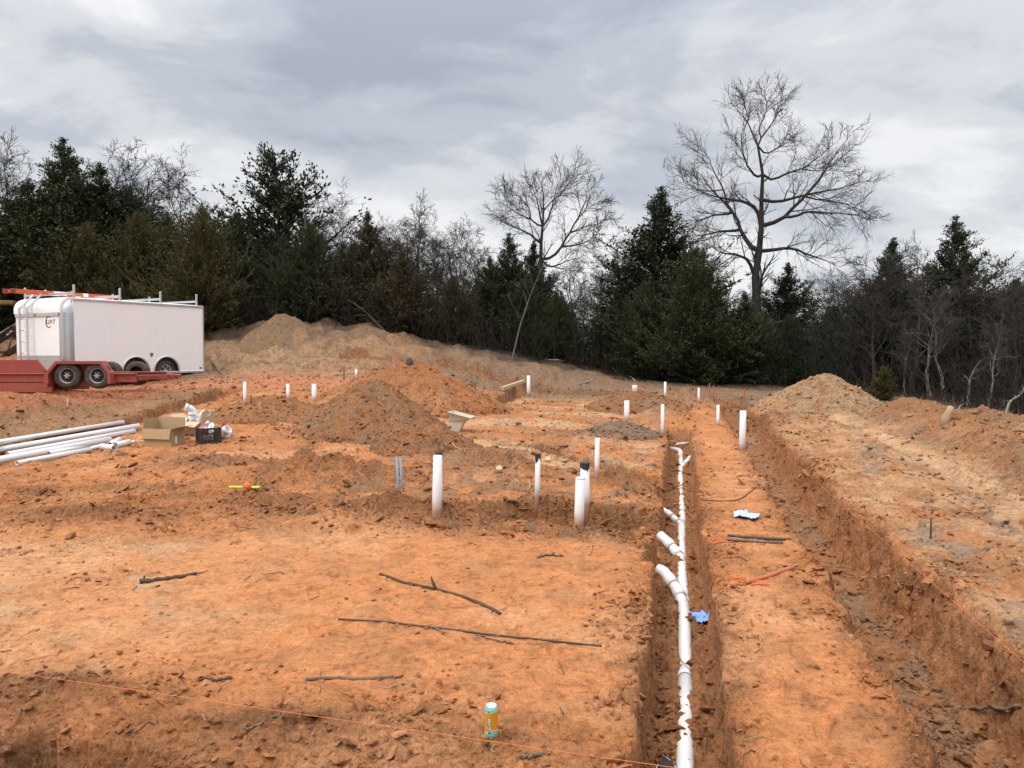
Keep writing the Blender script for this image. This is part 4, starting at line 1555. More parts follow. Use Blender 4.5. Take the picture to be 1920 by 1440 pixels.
def sapling(label, pts, d, r0, seed, mat):
    g = np.random.default_rng(seed)
    P = [at_depth(px, py, d + k * 0.05) for k, (px, py) in enumerate(pts)]
    P = [np.array(p) for p in P]
    P[0][2] = gz(P[0][0], P[0][1]) - 0.05
    b = P[0].copy()
    ln = resample(np.array(P) - b, 12)[None]
    R = np.linspace(r0, 0.008, 12)[None]
    a, ar = sprout(g, ln, R, 7, 0.3, 1.0, 0.15, 0.35, 0.4, 1.0, 0.15, 0.03, 6, 0.5, 0.008)
    c, cr = sprout(g, a, ar, 4, 0.2, 1.0, 0.3, 0.6, 0.4, 1.0, 0.15, 0.03, 4, 0.5, 0.006)
    root = thing('sapling', label, 'sapling', b)
    v, q = tube_batch(ln, R, 7)
    link('trunk', mesh_np('trunk', v, [q]), mat, root)
    v, q = join([tube_batch(a, ar, 4), tube_batch(c, cr, 3)])
    link('branches', mesh_np('branches', v, [q]), mat, root)


sapling('pale thin sapling slanting to the right at the wood edge', [(960, 668), (975, 610), (992, 560), (1008, 520), (1020, 495)], 30.6, 0.036, 31, simple('bark_mid', (0.15, 0.135, 0.12), 0.95, var=0.3, spec=0.1))
sapling('grey dead trunk fallen at a slant behind the lower sandy mound', [(722, 622), (700, 600), (680, 580), (650, 560)], 31.4, 0.09, 32, BARK)
sapling('short bent pale sapling near the right edge, dead and leaning', [(1885, 770), (1893, 752), (1915, 740), (1920, 728)], 20.6, 0.05, 33, BARK_P)
sapling('bent pale dead stem standing below the right-hand spire', [(1815, 735), (1818, 712), (1828, 690), (1838, 676)], 23.0, 0.05, 34, BARK_P)


def build_undergrowth():
    """brush, thin stems and dead twigs at the foot of the woods"""
    g = np.random.default_rng(55)
    Nn = 4600
    px = g.uniform(-150, 2080, Nn)
    dd = np.interp(px, _ex, _ed) + g.exponential(4.0, Nn) + 0.1
    x = (px - 960) / F * dd
    y = dd
    z = macro(x, y) - 0.05
    hgt = g.uniform(0.5, 2.6, Nn) * np.where(g.uniform(0, 1, Nn) < 0.25, 1.7, 0.8)
    m = 6
    P = np.zeros((Nn, m, 3))
    P[:, 0] = np.stack([x, y, z], 1)
    d = g.normal(0, 0.33, (Nn, 3))
    d[:, 2] = 1
    for s in range(1, m):
        d = d + g.normal(0, 0.18, d.shape)
        d /= np.linalg.norm(d, axis=1, keepdims=True)
        P[:, s] = P[:, s - 1] + d * (hgt / (m - 1))[:, None]
    R = g.uniform(0.007, 0.018, Nn)[:, None] * np.linspace(1, 0.4, m)[None]
    a, ar = sprout(g, P, R, 2, 0.25, 1.0, 0.3, 0.6, 0.4, 1.1, 0.2, 0.02, 4, 0.6, 0.006)
    v, q = join([tube_batch(P, R, 3), tube_batch(a, ar, 3)])
    o = link('undergrowth', mesh_np('undergrowth', v, [q]), BRUSH)
    tag(o, 'tangled grey brush and thin stems filling the foot of the woods', 'undergrowth', kind='stuff')


build_undergrowth()

# ------------------------------------------------------------------ materials of the made things
def painted_metal(name, col, rough=0.45, streak=0.3, dust=0.35):
    """sheet metal with rain streaks and clay dust on the lower part"""
    m, nt, b = new_mat(name)
    L = nt.links
    tc = N(nt, 'ShaderNodeTexCoord')
    mp = N(nt, 'ShaderNodeMapping')
    mp.inputs['Scale'].default_value = (3.0, 3.0, 0.35)
    L.new(tc.outputs['Object'], mp.inputs[0])
    n1 = N(nt, 'ShaderNodeTexNoise', inp={'Scale': 2.5, 'Detail': 7.0, 'Roughness': 0.7})
    L.new(mp.outputs[0], n1.inputs['Vector'])
    r = ramp(nt, [(0.45, (0, 0, 0)), (0.8, (1, 1, 1))])
    L.new(n1.outputs['Fac'], r.inputs[0])
    c = mixc(nt, math_n(nt, 'MULTIPLY', r.outputs[0], streak), tuple(col), tuple(x * 0.62 for x in col))
    sep = N(nt, 'ShaderNodeSeparateXYZ')
    L.new(tc.outputs['Object'], sep.inputs[0])
    n2 = N(nt, 'ShaderNodeTexNoise', inp={'Scale': 5.0, 'Detail': 6.0, 'Roughness': 0.7})
    L.new(tc.outputs['Object'], n2.inputs['Vector'])
    lowm = math_n(nt, 'SUBTRACT', 1.0, math_n(nt, 'MULTIPLY', sep.outputs[2], 0.9), True)
    f = math_n(nt, 'MULTIPLY', math_n(nt, 'MULTIPLY', lowm, n2.outputs['Fac']), dust * 1.6, True)
    c = mixc(nt, f, c, (0.44, 0.24, 0.13))
    L.new(c, b.inputs['Base Color'])
    b.inputs['Roughness'].default_value = rough
    return m


WHITE_TR = painted_metal('trailer_white', (0.86, 0.86, 0.87), 0.42, 0.16, 0.08)
WHITE_FR = painted_metal('trailer_front_white', (0.84, 0.85, 0.85), 0.35, 0.2, 0.12)
RED = painted_metal('faded_red_paint', (0.30, 0.040, 0.034), 0.55, 0.4, 0.22)
RED_D = simple('dark_red_paint', (0.22, 0.035, 0.03), 0.6, var=0.3, dirt=0.5)
ALU = simple('aluminium', (0.62, 0.63, 0.64), 0.36, 0.85, var=0.12, scale=5, bump=0.05)
CHROME = simple('polished_trim', (0.60, 0.61, 0.62), 0.16, 1.0, var=0.1, scale=3)
GALV = simple('grey_steel', (0.36, 0.37, 0.38), 0.5, 0.5, var=0.2, dirt=0.2)
TYRE = simple('tyre_rubber', (0.030, 0.028, 0.027), 0.85, var=0.3, bump=0.3, bscale=60, dirt=0.55, dirtcol=(0.22, 0.12, 0.07))
BLACK = simple('black_plastic', (0.015, 0.015, 0.016), 0.45, var=0.2, dirt=0.15)
DARK = simple('dark_gap', (0.02, 0.018, 0.017), 0.9, var=0.2)
ORANGE = simple('orange_paint', (0.62, 0.10, 0.03), 0.5, var=0.15, dirt=0.15)
WHITE_P = simple('white_paint', (0.75, 0.75, 0.74), 0.5, var=0.05)
PVC = simple('white_pvc', (0.70, 0.71, 0.72), 0.38, var=0.04, scale=4, dirt=0.16)
PVC_D = simple('muddy_white_pvc', (0.68, 0.68, 0.67), 0.45, var=0.06, scale=5, dirt=0.32)
PVC_IN = simple('pvc_joint', (0.30, 0.28, 0.36), 0.4, var=0.2)
TAPE = simple('black_tape', (0.025, 0.028, 0.034), 0.4, var=0.3)
GREYC = simple('grey_conduit', (0.22, 0.25, 0.29), 0.5, var=0.12, dirt=0.25)
CARD = simple('cardboard', (0.40, 0.285, 0.165), 0.9, var=0.10, scale=9, dirt=0.12, spec=0.1)
CARD_L = simple('cardboard_light', (0.52, 0.40, 0.26), 0.9, var=0.10, scale=9, spec=0.1)
LABEL = simple('paper_label', (0.75, 0.74, 0.72), 0.8, var=0.05)
RAG = simple('blue_paper_towel', (0.22, 0.42, 0.80), 0.9, var=0.12, scale=14, dirt=0.12, spec=0.1)
RAG_L = simple('pale_blue_towel', (0.42, 0.58, 0.82), 0.9, var=0.15, scale=14, dirt=0.15, spec=0.1)
STRING = simple('orange_string', (0.75, 0.20, 0.05), 0.7, var=0.1)
YELLOW = simple('yellow_plastic', (0.80, 0.75, 0.05), 0.45, var=0.08)
REBAR = simple('dark_steel_rod', (0.060, 0.050, 0.048), 0.7, 0.3, var=0.3, dirt=0.3)
STAKE_O = simple('weathered_orange_stake', (0.42, 0.12, 0.05), 0.8, var=0.25, dirt=0.4)
WOOD = simple('weathered_wood', (0.17, 0.125, 0.095), 0.95, var=0.4, scale=20, bump=0.7, bscale=50, spec=0.1)
WOOD_D = simple('dark_stick', (0.105, 0.075, 0.058), 0.95, var=0.4, scale=20, bump=0.7, bscale=60, spec=0.1)
ROOT = simple('tan_root', (0.36, 0.235, 0.13), 0.95, var=0.3, scale=20, spec=0.1)
LUMBER = simple('pale_lumber', (0.50, 0.385, 0.23), 0.85, var=0.15, scale=12, spec=0.2)
BEIGE = simple('beige_plastic', (0.58, 0.54, 0.42), 0.5, var=0.06, scale=6, dirt=0.15)
PINK = simple('pink_plastic', (0.75, 0.10, 0.16), 0.4, var=0.1)
TAIL = simple('red_marker_lens', (0.45, 0.01, 0.012), 0.25, var=0.1)
AMBERISH = simple('rusty_yellow_paint', (0.13, 0.075, 0.02), 0.6, var=0.2, dirt=0.3)
CAN_T = simple('can_teal', (0.20, 0.62, 0.58), 0.3, 0.3, var=0.05)
CAN_O = simple('can_orange', (0.72, 0.30, 0.02), 0.32, 0.2, var=0.05)
CAN_M = simple('can_aluminium', (0.78, 0.78, 0.78), 0.25, 0.9, var=0.05)
INK = simple('black_ink', (0.012, 0.012, 0.014), 0.5, var=0.1)


def text_mesh(body, size, wrap=None, offset=0.0, extrude=0.0):
    """flat lettering as a mesh in the xy plane, centred"""
    cu = bpy.data.curves.new('lettering', 'FONT')
    cu.body = body
    cu.size = size
    cu.align_x = 'CENTER'
    cu.align_y = 'CENTER'
    cu.offset = offset
    cu.extrude = extrude
    cu.shear = 0.2
    o = bpy.data.objects.new('lettering', cu)
    C.objects.link(o)
    dg = bpy.context.evaluated_depsgraph_get()
    me = bpy.data.meshes.new_from_object(o.evaluated_get(dg))
    bpy.data.objects.remove(o)
    bpy.data.curves.remove(cu)
    me.name = 'lettering'
    me.materials.clear()
    return me


def xform(me, fn):
    n = len(me.vertices)
    co = np.zeros(n * 3, np.float32)
    me.vertices.foreach_get('co', co)
    co = fn(co.reshape(-1, 3))
    me.vertices.foreach_set('co', np.asarray(co, np.float32).ravel())
    me.update()
    return me


# ------------------------------------------------------------------ white cargo trailer
TRW, TRL, TRH = 2.42, 4.78, 2.20
HEAD = math.radians(62)


def arch_poly(x0, x1, z0, z1, arches, n=14):
    """side panel outline with wheel arches cut into the lower edge (drawn anticlockwise from lower left)"""
    p = [(x0, z0)]
    for cx, cz, r in arches:
        a0 = math.asin((z0 - cz) / r)
        for k in range(n + 1):
            a = math.pi - a0 - (math.pi - 2 * a0) * k / n
            p.append((cx + r * math.cos(a), cz + r * math.sin(a)))
    p += [(x1, z0), (x1, z1), (x0, z1)]
    return p


def wheel(parent, c, r, w, face, hub_mat, spokes=True):
    """tyre, rim and spokes; axle along local y, visible face towards `face` (-1 or 1)"""
    t = MB()
    prof = [(r * 0.60, -w / 2), (r * 0.80, -w / 2 - 0.006), (r * 0.95, -w / 2 + 0.01), (r, -w / 2 + 0.04), (r, w / 2 - 0.04), (r * 0.95, w / 2 - 0.01), (r * 0.80, w / 2 + 0.006), (r * 0.60, w / 2)]
    V = []
    n = 36
    for rr, y in prof:
        for k in range(n):
            a = 2 * math.pi * k / n
            V.append((c[0] + rr * math.cos(a), c[1] + y, c[2] + rr * math.sin(a)))
    fs = [(i * n + k, i * n + (k + 1) % n, (i + 1) * n + (k + 1) % n, (i + 1) * n + k) for i in range(len(prof) - 1) for k in range(n)]
    t.add(V, fs, True)
    wh = t.build('wheel', TYRE, parent)
    rim = MB()
    yf = c[1] + face * (w / 2 - 0.02)
    ring = [(r * 0.605, 0.0), (r * 0.58, 0.015), (r * 0.53, -0.005), (r * 0.50, -0.05)]
    V = []
    for rr, y in ring:
        for k in range(n):
            a = 2 * math.pi * k / n
            V.append((c[0] + rr * math.cos(a), yf + face * y, c[2] + rr * math.sin(a)))
    rim.add(V, [(i * n + k, i * n + (k + 1) % n, (i + 1) * n + (k + 1) % n, (i + 1) * n + k) for i in range(len(ring) - 1) for k in range(n)], True)
    if spokes:
        for k in range(7):
            a = 2 * math.pi * k / 7 + 0.3
            d = Vector((math.cos(a), 0, math.sin(a)))
            rim.bar(Vector((c[0], yf - face * 0.012, c[2])) + d * r * 0.12, Vector((c[0], yf - face * 0.02, c[2])) + d * r * 0.53, 0.022, r * 0.10, up=(0, 1, 0))
    else:
        for k in range(6):
            a = 2 * math.pi * k / 6
            d = Vector((math.cos(a), 0, math.sin(a)))
            rim.box(Vector((c[0], yf - face * 0.01, c[2])) + d * r * 0.22, (0.03, 0.03, 0.03), bev=0.008)
    hubp = Vector((c[0], yf, c[2]))
    rim.tube([hubp - Vector((0, face * 0.05, 0)), hubp + Vector((0, face * 0.02, 0))], r * 0.15, 12)
    rim.build('rim', hub_mat, wh)
    b = MB()
    b.tube([(c[0], yf - face * 0.055, c[2]), (c[0], yf - face * 0.045, c[2])], r * 0.58, 24)
    b.build('brake_drum', DARK, wh)
    return wh


def cargo_trailer():
    p = at_depth(120, 700, 21.6)
    ca, sa = math.cos(HEAD), math.sin(HEAD)
    # local x runs from the nose to the rear door, the visible side is local y = -W/2
    base = Vector((p[0], p[1], 0)) + Vector((-sa, ca, 0)) * (TRW / 2)
    t = thing('cargo_trailer', 'white enclosed cargo trailer with roof rack and twin wheels, parked before the cedars', 'trailer', (base.x, base.y, 1.0), HEAD)
    z0, z1 = 0.28, 0.28 + TRH
    hw = TRW / 2
    wr = 0.345
    wx = (2.25, 3.33)
    ar = [(x, wr, 0.45) for x in wx]
    s = MB()
    s.prism(arch_poly(0.30, TRL - 0.03, z0, z1 - 0.05, ar), 1, -hw, -hw + 0.04)
    s.build('side_panel', WHITE_TR, t)
    s = MB()
    s.prism(arch_poly(0.30, TRL - 0.03, z0, z1 - 0.05, ar), 1, hw - 0.04, hw)
    s.build('side_panel', WHITE_TR, t)
    # wheel wells behind the arches
    s = MB()
    for x in wx:
        s.box((x, 0, 0.58), (0.95, TRW - 0.12, 0.62))
    s.build('wheel_well', DARK, t)
    # roof
    r = MB()
    r.prism([(-hw + 0.02, z1 - 0.04), (hw - 0.02, z1 - 0.04), (hw - 0.3, z1 + 0.04), (-hw + 0.3, z1 + 0.04)], 0, 0.32, TRL - 0.02)
    r.build('roof', WHITE_TR, t)
    e = MB()
    for sy in (-1, 1):
        e.box((TRL / 2 + 0.14, sy * (hw + 0.004), z1 - 0.03), (TRL - 0.30, 0.05, 0.07), bev=0.01)
        e.box((TRL / 2 + 0.14, sy * (hw + 0.002), z0 + 0.02), (TRL - 0.30, 0.05, 0.07), bev=0.01)
    for sy in (-1, 1):
        e.box((TRL, sy * (hw - 0.03), (z0 + z1) / 2), (0.06, 0.07, TRH), bev=0.01)
    for (x, zc, rr) in ar:
        e.box((x, -hw, z0 + 0.0), (2 * rr - 0.06, 0.08, 0.08), bev=0.0) if False else None
    e.build('edge_trim', ALU, t)
    d = MB()
    d.box((TRL + 0.005, 0, (z0 + z1) / 2), (0.04, TRW - 0.14, TRH - 0.1), bev=0.008)
    for z in (0.8, 1.5, 2.1):
        d.tube([(TRL + 0.03, -hw + 0.06, z), (TRL + 0.03, -hw + 0.06, z + 0.12)], 0.015, 8)
    d.build('rear_door', WHITE_TR, t)
    # nose: flat front sheet, rounded top cap, polished corner posts, ribbed stone guard
    f = MB()
    f.box((0.02, 0, z0 + 1.16), (0.04, TRW - 0.36, 1.18))
    f.build('front_panel', WHITE_FR, t)
    g = MB()
    g.box((0.018, 0, z0 + 0.29), (0.05, TRW - 0.36, 0.55))
    for k in range(15):
        g.box((-0.012, 0, z0 + 0.05 + k * 0.036), (0.014, TRW - 0.37, 0.016), bev=0.004)
    g.build('stone_guard', ALU, t)
    cp = MB()
    prof = [(0.36, z1 + 0.03)] + [(0.34 - 0.36 * math.sin(a), z1 - 0.31 + 0.34 * math.cos(a)) for a in np.linspace(0, math.pi / 2, 10)] + [(-0.02, z1 - 0.42), (0.36, z1 - 0.42)]
    V = []
    for yy in (-hw + 0.10, hw - 0.10):
        V += [(x, yy, z) for x, z in prof]
    n = len(prof)
    cp.add(V, [(k, k + 1, n + k + 1, n + k) for k in range(n - 2)], True)
    cp.add(V, [tuple(range(n))[::-1], tuple(range(n, 2 * n))], False)
    cp.build('nose_cap', WHITE_FR, t)
    bnd = MB()
    bnd.box((-0.022, 0, z1 - 0.47), (0.02, TRW - 0.34, 0.09), bev=0.006)
    bnd.build('nose_band', CHROME, t)
    for sy in (-1, 1):
        po = MB()
        V = []
        arc = [(0.32, sy * (hw + 0.003))] + [(0.20 - 0.20 * math.sin(a), sy * (hw - 0.20 + 0.203 * math.cos(a))) for a in np.linspace(0, math.pi / 2, 8)]
        for z in (z0, z1 - 0.42):
            V += [(x, y, z) for x, y in arc]
        n = len(arc)
        po.add(V, [(k, k + 1, n + k + 1, n + k) for k in range(n - 1)], True)
        po.build('corner_post', CHROME, t)
        # rounded upper corner
        co = MB()
        V = []
        for i in range(6):
            b_ = i / 5 * math.pi / 2
            ins = 0.16 * (1 - math.cos(b_))
            for x, y in arc:
                V.append((x + (0.34 - x) * (1 - math.cos(b_)), y - sy * ins, z1 - 0.42 + 0.40 * math.sin(b_)))
        co.add(V, [(i * n + k, i * n + k + 1, (i + 1) * n + k + 1, (i + 1) * n + k) for i in range(5) for k in range(n - 1)], True)
        co.build('corner_cap', ALU, t)
    # fenders round the arches
    for x, cz, rr in ar:
        fd = MB()
        V = []
        m = 20
        for k in range(m + 1):
            a = math.pi * k / m
            for ri, yy in ((rr - 0.012, -hw - 0.03), (rr + 0.035, -hw - 0.03), (rr + 0.035, -hw), (rr - 0.012, -hw + 0.04)):
                V.append((x + ri * math.cos(a), yy, cz + ri * math.sin(a) * 1.0))
        fd.add(V, [(k * 4 + j, k * 4 + (j + 1) % 4, (k + 1) * 4 + (j + 1) % 4, (k + 1) * 4 + j) for k in range(m) for j in range(4)], True)
        fd.build('fender', ALU, t)
    for x in wx:
        for sy in (-1, 1):
            wheel(t, (x, sy * (hw - 0.13), wr), wr, 0.21, sy, ALU)
    ax = MB()
    for x in wx:
        ax.tube([(x, -hw + 0.2, wr), (x, hw - 0.2, wr)], 0.04, 8)
    for sy in (-1, 1):
        ax.box((TRL / 2 + 0.1, sy * 0.85, z0 - 0.06), (TRL - 0.2, 0.06, 0.12))
    ax.build('chassis', DARK, t)
    tg = MB()
    for sy in (-1, 1):
        tg.bar((0.2, sy * 0.75, z0 - 0.05), (-1.25, 0, z0 - 0.05), 0.06, 0.12)
    tg.box((-1.33, 0, z0 - 0.02), (0.22, 0.1, 0.09), bev=0.02)
    tg.tube([(-1.05, 0, -0.25), (-1.05, 0, z0 + 0.35)], 0.035, 10)
    tg.build('hitch', BLACK, t)
    # ladder up the nose
    la = MB()
    yl = 0.42
    for dy in (-0.19, 0.19):
        la.bar((-0.14, yl + dy, z0 + 0.02), (-0.14, yl + dy, z1 - 0.25), 0.05, 0.05, bev=0.008, up=(1, 0, 0))
        la.bar((-0.14, yl + dy, z1 - 0.26), (0.42, yl + dy, z1 + 0.28), 0.05, 0.05, bev=0.008, up=(0, 1, 0))
    for k in range(6):
        z = z0 + 0.3 + k * 0.33
        la.tube([(-0.14, yl - 0.19, z), (-0.14, yl + 0.19, z)], 0.014, 8)
    la.build('nose_ladder', ALU, t)
    # rack
    rk = MB()
    for x in (0.36, 1.78, 3.18, 4.55):
        for sy in (-1, 1):
            rk.box((x, sy * (hw - 0.03), z1 + 0.15), (0.055, 0.05, 0.46), bev=0.006)
            rk.box((x, sy * (hw - 0.02), z1 - 0.05), (0.12, 0.08, 0.04))
        rk.box((x, 0, z1 + 0.14), (0.05, TRW - 0.1, 0.06), bev=0.006)
    rk.build('roof_rack', ALU, t)
    rv = MB()
    rv.box((2.0, 0.2, z1 + 0.085), (0.42, 0.42, 0.09), taper=0.8, bev=0.0)
    rv.build('roof_vent', WHITE_FR, t)
    # marks on the body
    yl2 = -0.62
    em = MB()
    V = []
    m = 26
    for k in range(m + 1):
        a = math.radians(40 + 280 * k / m)
        wdt = 0.030 * math.sin(math.pi * k / m) + 0.008
        for rr in (0.135 - wdt / 2, 0.135 + wdt / 2):
            V.append((-0.004, yl2 + 0.06 - rr * math.cos(a), z1 - 0.68 + rr * math.sin(a) * 1.15))
    em.add(V, [(2 * k, 2 * k + 1, 2 * k + 3, 2 * k + 2) for k in range(m)])
    em.build('emblem', simple('emblem_brown', (0.10, 0.035, 0.03), 0.5), t)
    me = text_mesh('UXT', 0.17)
    xform(me, lambda c: np.stack([np.full(len(c), -0.006), yl2 - 0.02 - c[:, 0] * 1.25, z1 - 0.68 + c[:, 1]], 1))
    link('lettering', me, INK, t)
    bd = MB()
    bd.prism([(2.80, 0.78), (2.74, 0.86), (2.74, 0.92), (2.86, 0.92), (2.86, 0.86)], 1, -hw - 0.004, -hw)
    bd.build('badge', simple('badge_grey', (0.12, 0.12, 0.13), 0.4), t)
    ml = MB()
    ml.box((TRL - 0.13, -hw - 0.005, z0 + 0.14), (0.10, 0.02, 0.05), bev=0.005)
    ml.build('marker_light', TAIL, t)
    mf = MB()
    for x in wx:
        mf.box((x + 0.44, -hw + 0.12, 0.30), (0.02, 0.24, 0.34))
    mf.build('mud_flap', BLACK, t)
    return t, base


TRL_ROOT, TRL_BASE = cargo_trailer()


def roof_ladder():
    z1 = 1.0 + 0.28 + TRH
    ca, sa = math.cos(HEAD), math.sin(HEAD)
    t = thing('extension_ladder', 'orange and white ladder lying on the roof rack of the white trailer', 'ladder', (TRL_BASE.x, TRL_BASE.y, z1 + 0.20), HEAD)
    x0, x1 = -0.55, 2.6
    r1, r2 = 0.10, 0.48
    for y in (r1, r2):
        o, w = MB(), MB()
        o.box(((x0 + x1) / 2, y, 0), (x1 - x0, 0.035, 0.10), bev=0.004)
        ro = o.build('rail', ORANGE, t)
        for a, b in ((0.55, 0.95), (1.45, 1.62)):
            w = MB()
            w.box(((a + b) / 2, y, 0), (b - a, 0.04, 0.104), bev=0.004)
            w.build('stripe', WHITE_P, ro)
    rg = MB()
    for x in np.arange(x0 + 0.15, x1, 0.30):
        rg.tube([(x, r1, 0), (x, r2, 0)], 0.016, 8)
    rg.build('rung', ALU, t)
    ft = MB()
    for y in (r1, r2):
        ft.box((x0 - 0.04, y, -0.01), (0.12, 0.06, 0.13), bev=0.01)
        ft.box((1.05, y, 0.04), (0.14, 0.05, 0.09), bev=0.01)
    ft.build('shoe', simple('dark_red_plastic', (0.25, 0.03, 0.02), 0.5), t)


roof_ladder()


# ------------------------------------------------------------------ red flatbed trailer in front of it
def red_trailer():
    d = 19.2
    gx = lambda px: (px - 960) / F * d
    zz = lambda py: CZ + (660 - py) / F * d
    x_f0, x_f1 = gx(96), gx(216)
    zt = zz(679)
    zr0, zr1 = zz(717), zz(702)
    gnd = 1.04
    t = thing('flatbed_trailer', 'faded red flatbed trailer with black twin wheels in front of the white trailer', 'trailer', (gx(150), d, gnd), 0)
    ox, oz = gx(150), gnd
    X = lambda v: v - ox
    Z = lambda v: v - oz
    xl, xr = gx(-160), gx(255)
    W = 1.75
    fr = MB()
    for y in (0.05, W - 0.05):
        fr.box((X((xl + xr) / 2), y, Z((zr0 + zr1) / 2)), (xr - xl, 0.08, zr1 - zr0), bev=0.012)
        fr.box((X((xl + xr) / 2), y - 0.02, Z(zr1) + 0.015), (xr - xl, 0.14, 0.03), bev=0.008)
        fr.box((X((xl + x_f0) / 2), y, Z(zr0) - 0.13), (x_f0 - xl, 0.06, 0.24), bev=0.01)
    for k in range(7):
        x = xl + (xr - xl) * (k + 0.5) / 7
        fr.box((X(x), W / 2, Z(zr0 + 0.05)), (0.08, W - 0.14, 0.08))
    fr.build('frame', RED, t)
    dk = MB()
    n = 9
    for k in range(n):
        dk.box((X((xl + gx(85)) / 2), 0.15 + (W - 0.3) * (k + 0.5) / n, Z(zr1) + 0.02), (gx(85) - xl - 0.05, (W - 0.3) / n - 0.015, 0.04))
    dk.build('deck', LUMBER, t)
    # raised side walls at the left
    for y in (0.02,):
        sw = MB()
        zb, ztp = Z(zr1) + 0.03, Z(zz(675))
        sw.prism([(X(xl), zb), (X(gx(84)), zb), (X(gx(84)), zb + 0.10), (X(gx(70)), ztp), (X(xl), ztp)], 1, y - 0.03, y + 0.03)
        sw.build('side_wall', RED, t)
    # fenders: angular arch over both wheels
    for y0, y1 in ((-0.26, 0.0),):
        fd = MB()
        a, b = X(x_f0), X(x_f1)
        zb, ztp = Z(zr0) - 0.02, Z(zt)
        out = [(a, zb), (a, zb + 0.26), (a + 0.26, ztp), (b - 0.22, ztp), (b, zb + 0.26), (b, zb)]
        ztp += 0.03
        out[2] = (out[2][0], ztp)
        out[3] = (out[3][0], ztp)
        th = 0.07
        inn = [(a + th, zb), (a + th, zb + 0.24), (a + 0.29, ztp - th), (b - 0.25, ztp - th), (b - th, zb + 0.24), (b - th, zb)]
        V = []
        for y in (y0, y1):
            V += [(x, y, z) for x, z in out]
        fd.add(V, [(k, k + 1, 7 + k, 6 + k) for k in range(5)])
        V = []
        for y in (y0, y1):
            V += [(x, y, z) for x, z in inn]
        fd.add(V, [(k, k + 1, 7 + k, 6 + k) for k in range(5)])
        for y in (y0, y1):
            V = [(x, y, z) for x, z in out] + [(x, y, z) for x, z in inn]
            fd.add(V, [(k, k + 1, 7 + k, 6 + k) for k in range(5)])
        fd.box((a + 0.0, (y0 + y1) / 2, zb + 0.05), (0.09, 0.24, 0.30), bev=0.01)
        fd.build('fender', RED, t)
        bp = MB()
        bp.prism([(a + 0.02, zb), (a + 0.02, zb + 0.25), (a + 0.27, ztp - 0.02), (b - 0.23, ztp - 0.02), (b - 0.02, zb + 0.25), (b - 0.02, zb)], 1, -0.003, 0.004)
        bp.build('inner_plate', simple('rusty_red', (0.13, 0.045, 0.03), 0.8, var=0.4, dirt=0.6), t)
    wr = 0.325
    for px in (134, 190):
        wheel(t, (X(gx(px)), -0.12, wr + 0.0), wr, 0.20, -1, GALV, False)
        wheel(t, (X(gx(px)), W + 0.12, wr + 0.0), wr, 0.20, 1, GALV, False)
    ax = MB()
    for px in (134, 190):
        ax.tube([(X(gx(px)), 0, wr), (X(gx(px)), W, wr)], 0.035, 8)
    ax.build('axle', BLACK, t)
    # tongue running out to the right
    tg = MB()
    zt_ = Z((zr0 + zr1) / 2) + 0.02
    tg.bar((X(xr), 0.05, zt_), (X(gx(300)), W / 2 - 0.08, zt_), 0.08, 0.12, bev=0.01)
    tg.bar((X(xr), W - 0.05, zt_), (X(gx(300)), W / 2 + 0.08, zt_), 0.08, 0.12, bev=0.01)
    tg.box((X(gx(303)), W / 2, zt_ + 0.02), (0.22, 0.12, 0.10), bev=0.02)
    tg.build('tongue', RED_D, t)
    ds = MB()
    ds.box((X(gx(84)) + 0.09, 0.0, Z(zr1) + 0.06), (0.10, 0.06, 0.07))
    ds.build('latch', BLACK, t)
    rf = MB()
    rf.box((X(gx(240)), 0.003, Z((zr0 + zr1) / 2)), (0.07, 0.016, 0.04), bev=0.004)
    rf.build('reflector', TAIL, t)


red_trailer()


def loader_arms():
    """black hydraulic arms of a machine standing left of the picture"""
    d = 27.0
    P = lambda px, py, dy=0: at_depth(px, py, d + dy)
    b = P(-60, 690)
    b[2] = gz(b[0], b[1])
    t = thing('excavator', 'black hydraulic arms and yellow cab edge of a machine left of the white trailer', 'machine', b)
    r = lambda p: Vector(p) - Vector(b)
    m = MB()
    m.bar(r(P(-60, 672)), r(P(70, 590)), 0.16, 0.30, bev=0.03)
    m.bar(r(P(-60, 725)), r(P(70, 620)), 0.14, 0.18, bev=0.03)
    m.build('boom_arm', BLACK, t)
    c = MB()
    c.tube([r(P(-30, 648, -0.2)), r(P(20, 614, -0.2))], 0.06, 12)
    c.build('hydraulic_cylinder', simple('glossy_black', (0.012, 0.012, 0.013), 0.2), t)
    rod = MB()
    rod.tube([r(P(20, 614, -0.2)), r(P(45, 598, -0.2))], 0.03, 10)
    rod.build('cylinder_rod', CHROME, t)
    h = MB()
    h.tube([r(P(2, 660, -0.15)), r(P(8, 662, -0.15)), r(P(16, 655, -0.15)), r(P(20, 642, -0.15)), r(P(24, 632, -0.15))], 0.022, 8)
    h.build('hose', BLACK, t)
    lb = MB()
    for px, py in ((7, 623), (14, 627), (20, 622)):
        lb.bar(r(P(px - 2, py + 1, -0.1)), r(P(px + 3, py - 2, -0.1)), 0.02, 0.05)
    lb.build('decal', WHITE_P, t)
    bd = MB()
    bd.box(r(P(-85, 640)), (1.6, 1.8, 1.2), bev=0.08)
    bd.build('body', AMBERISH, t)
    cb = MB()
    cb.box(r(P(-90, 600)), (1.2, 1.4, 1.8), bev=0.06)
    cb.build('cab', AMBERISH, t)
    bb = MB()
    bb.bar(r(P(-110, 568, 2)), r(P(28, 568, 2)), 0.3, 0.16, bev=0.03)
    bb.build('upper_beam', AMBERISH, t)
    tr = MB()
    for dy in (-0.8, 0.8):
        c0 = r(P(-60, 690)) + Vector((0, dy, 0.3))
        tr.box(c0, (2.8, 0.4, 0.6), bev=0.2)
    tr.build('track', TYRE, t)


loader_arms()


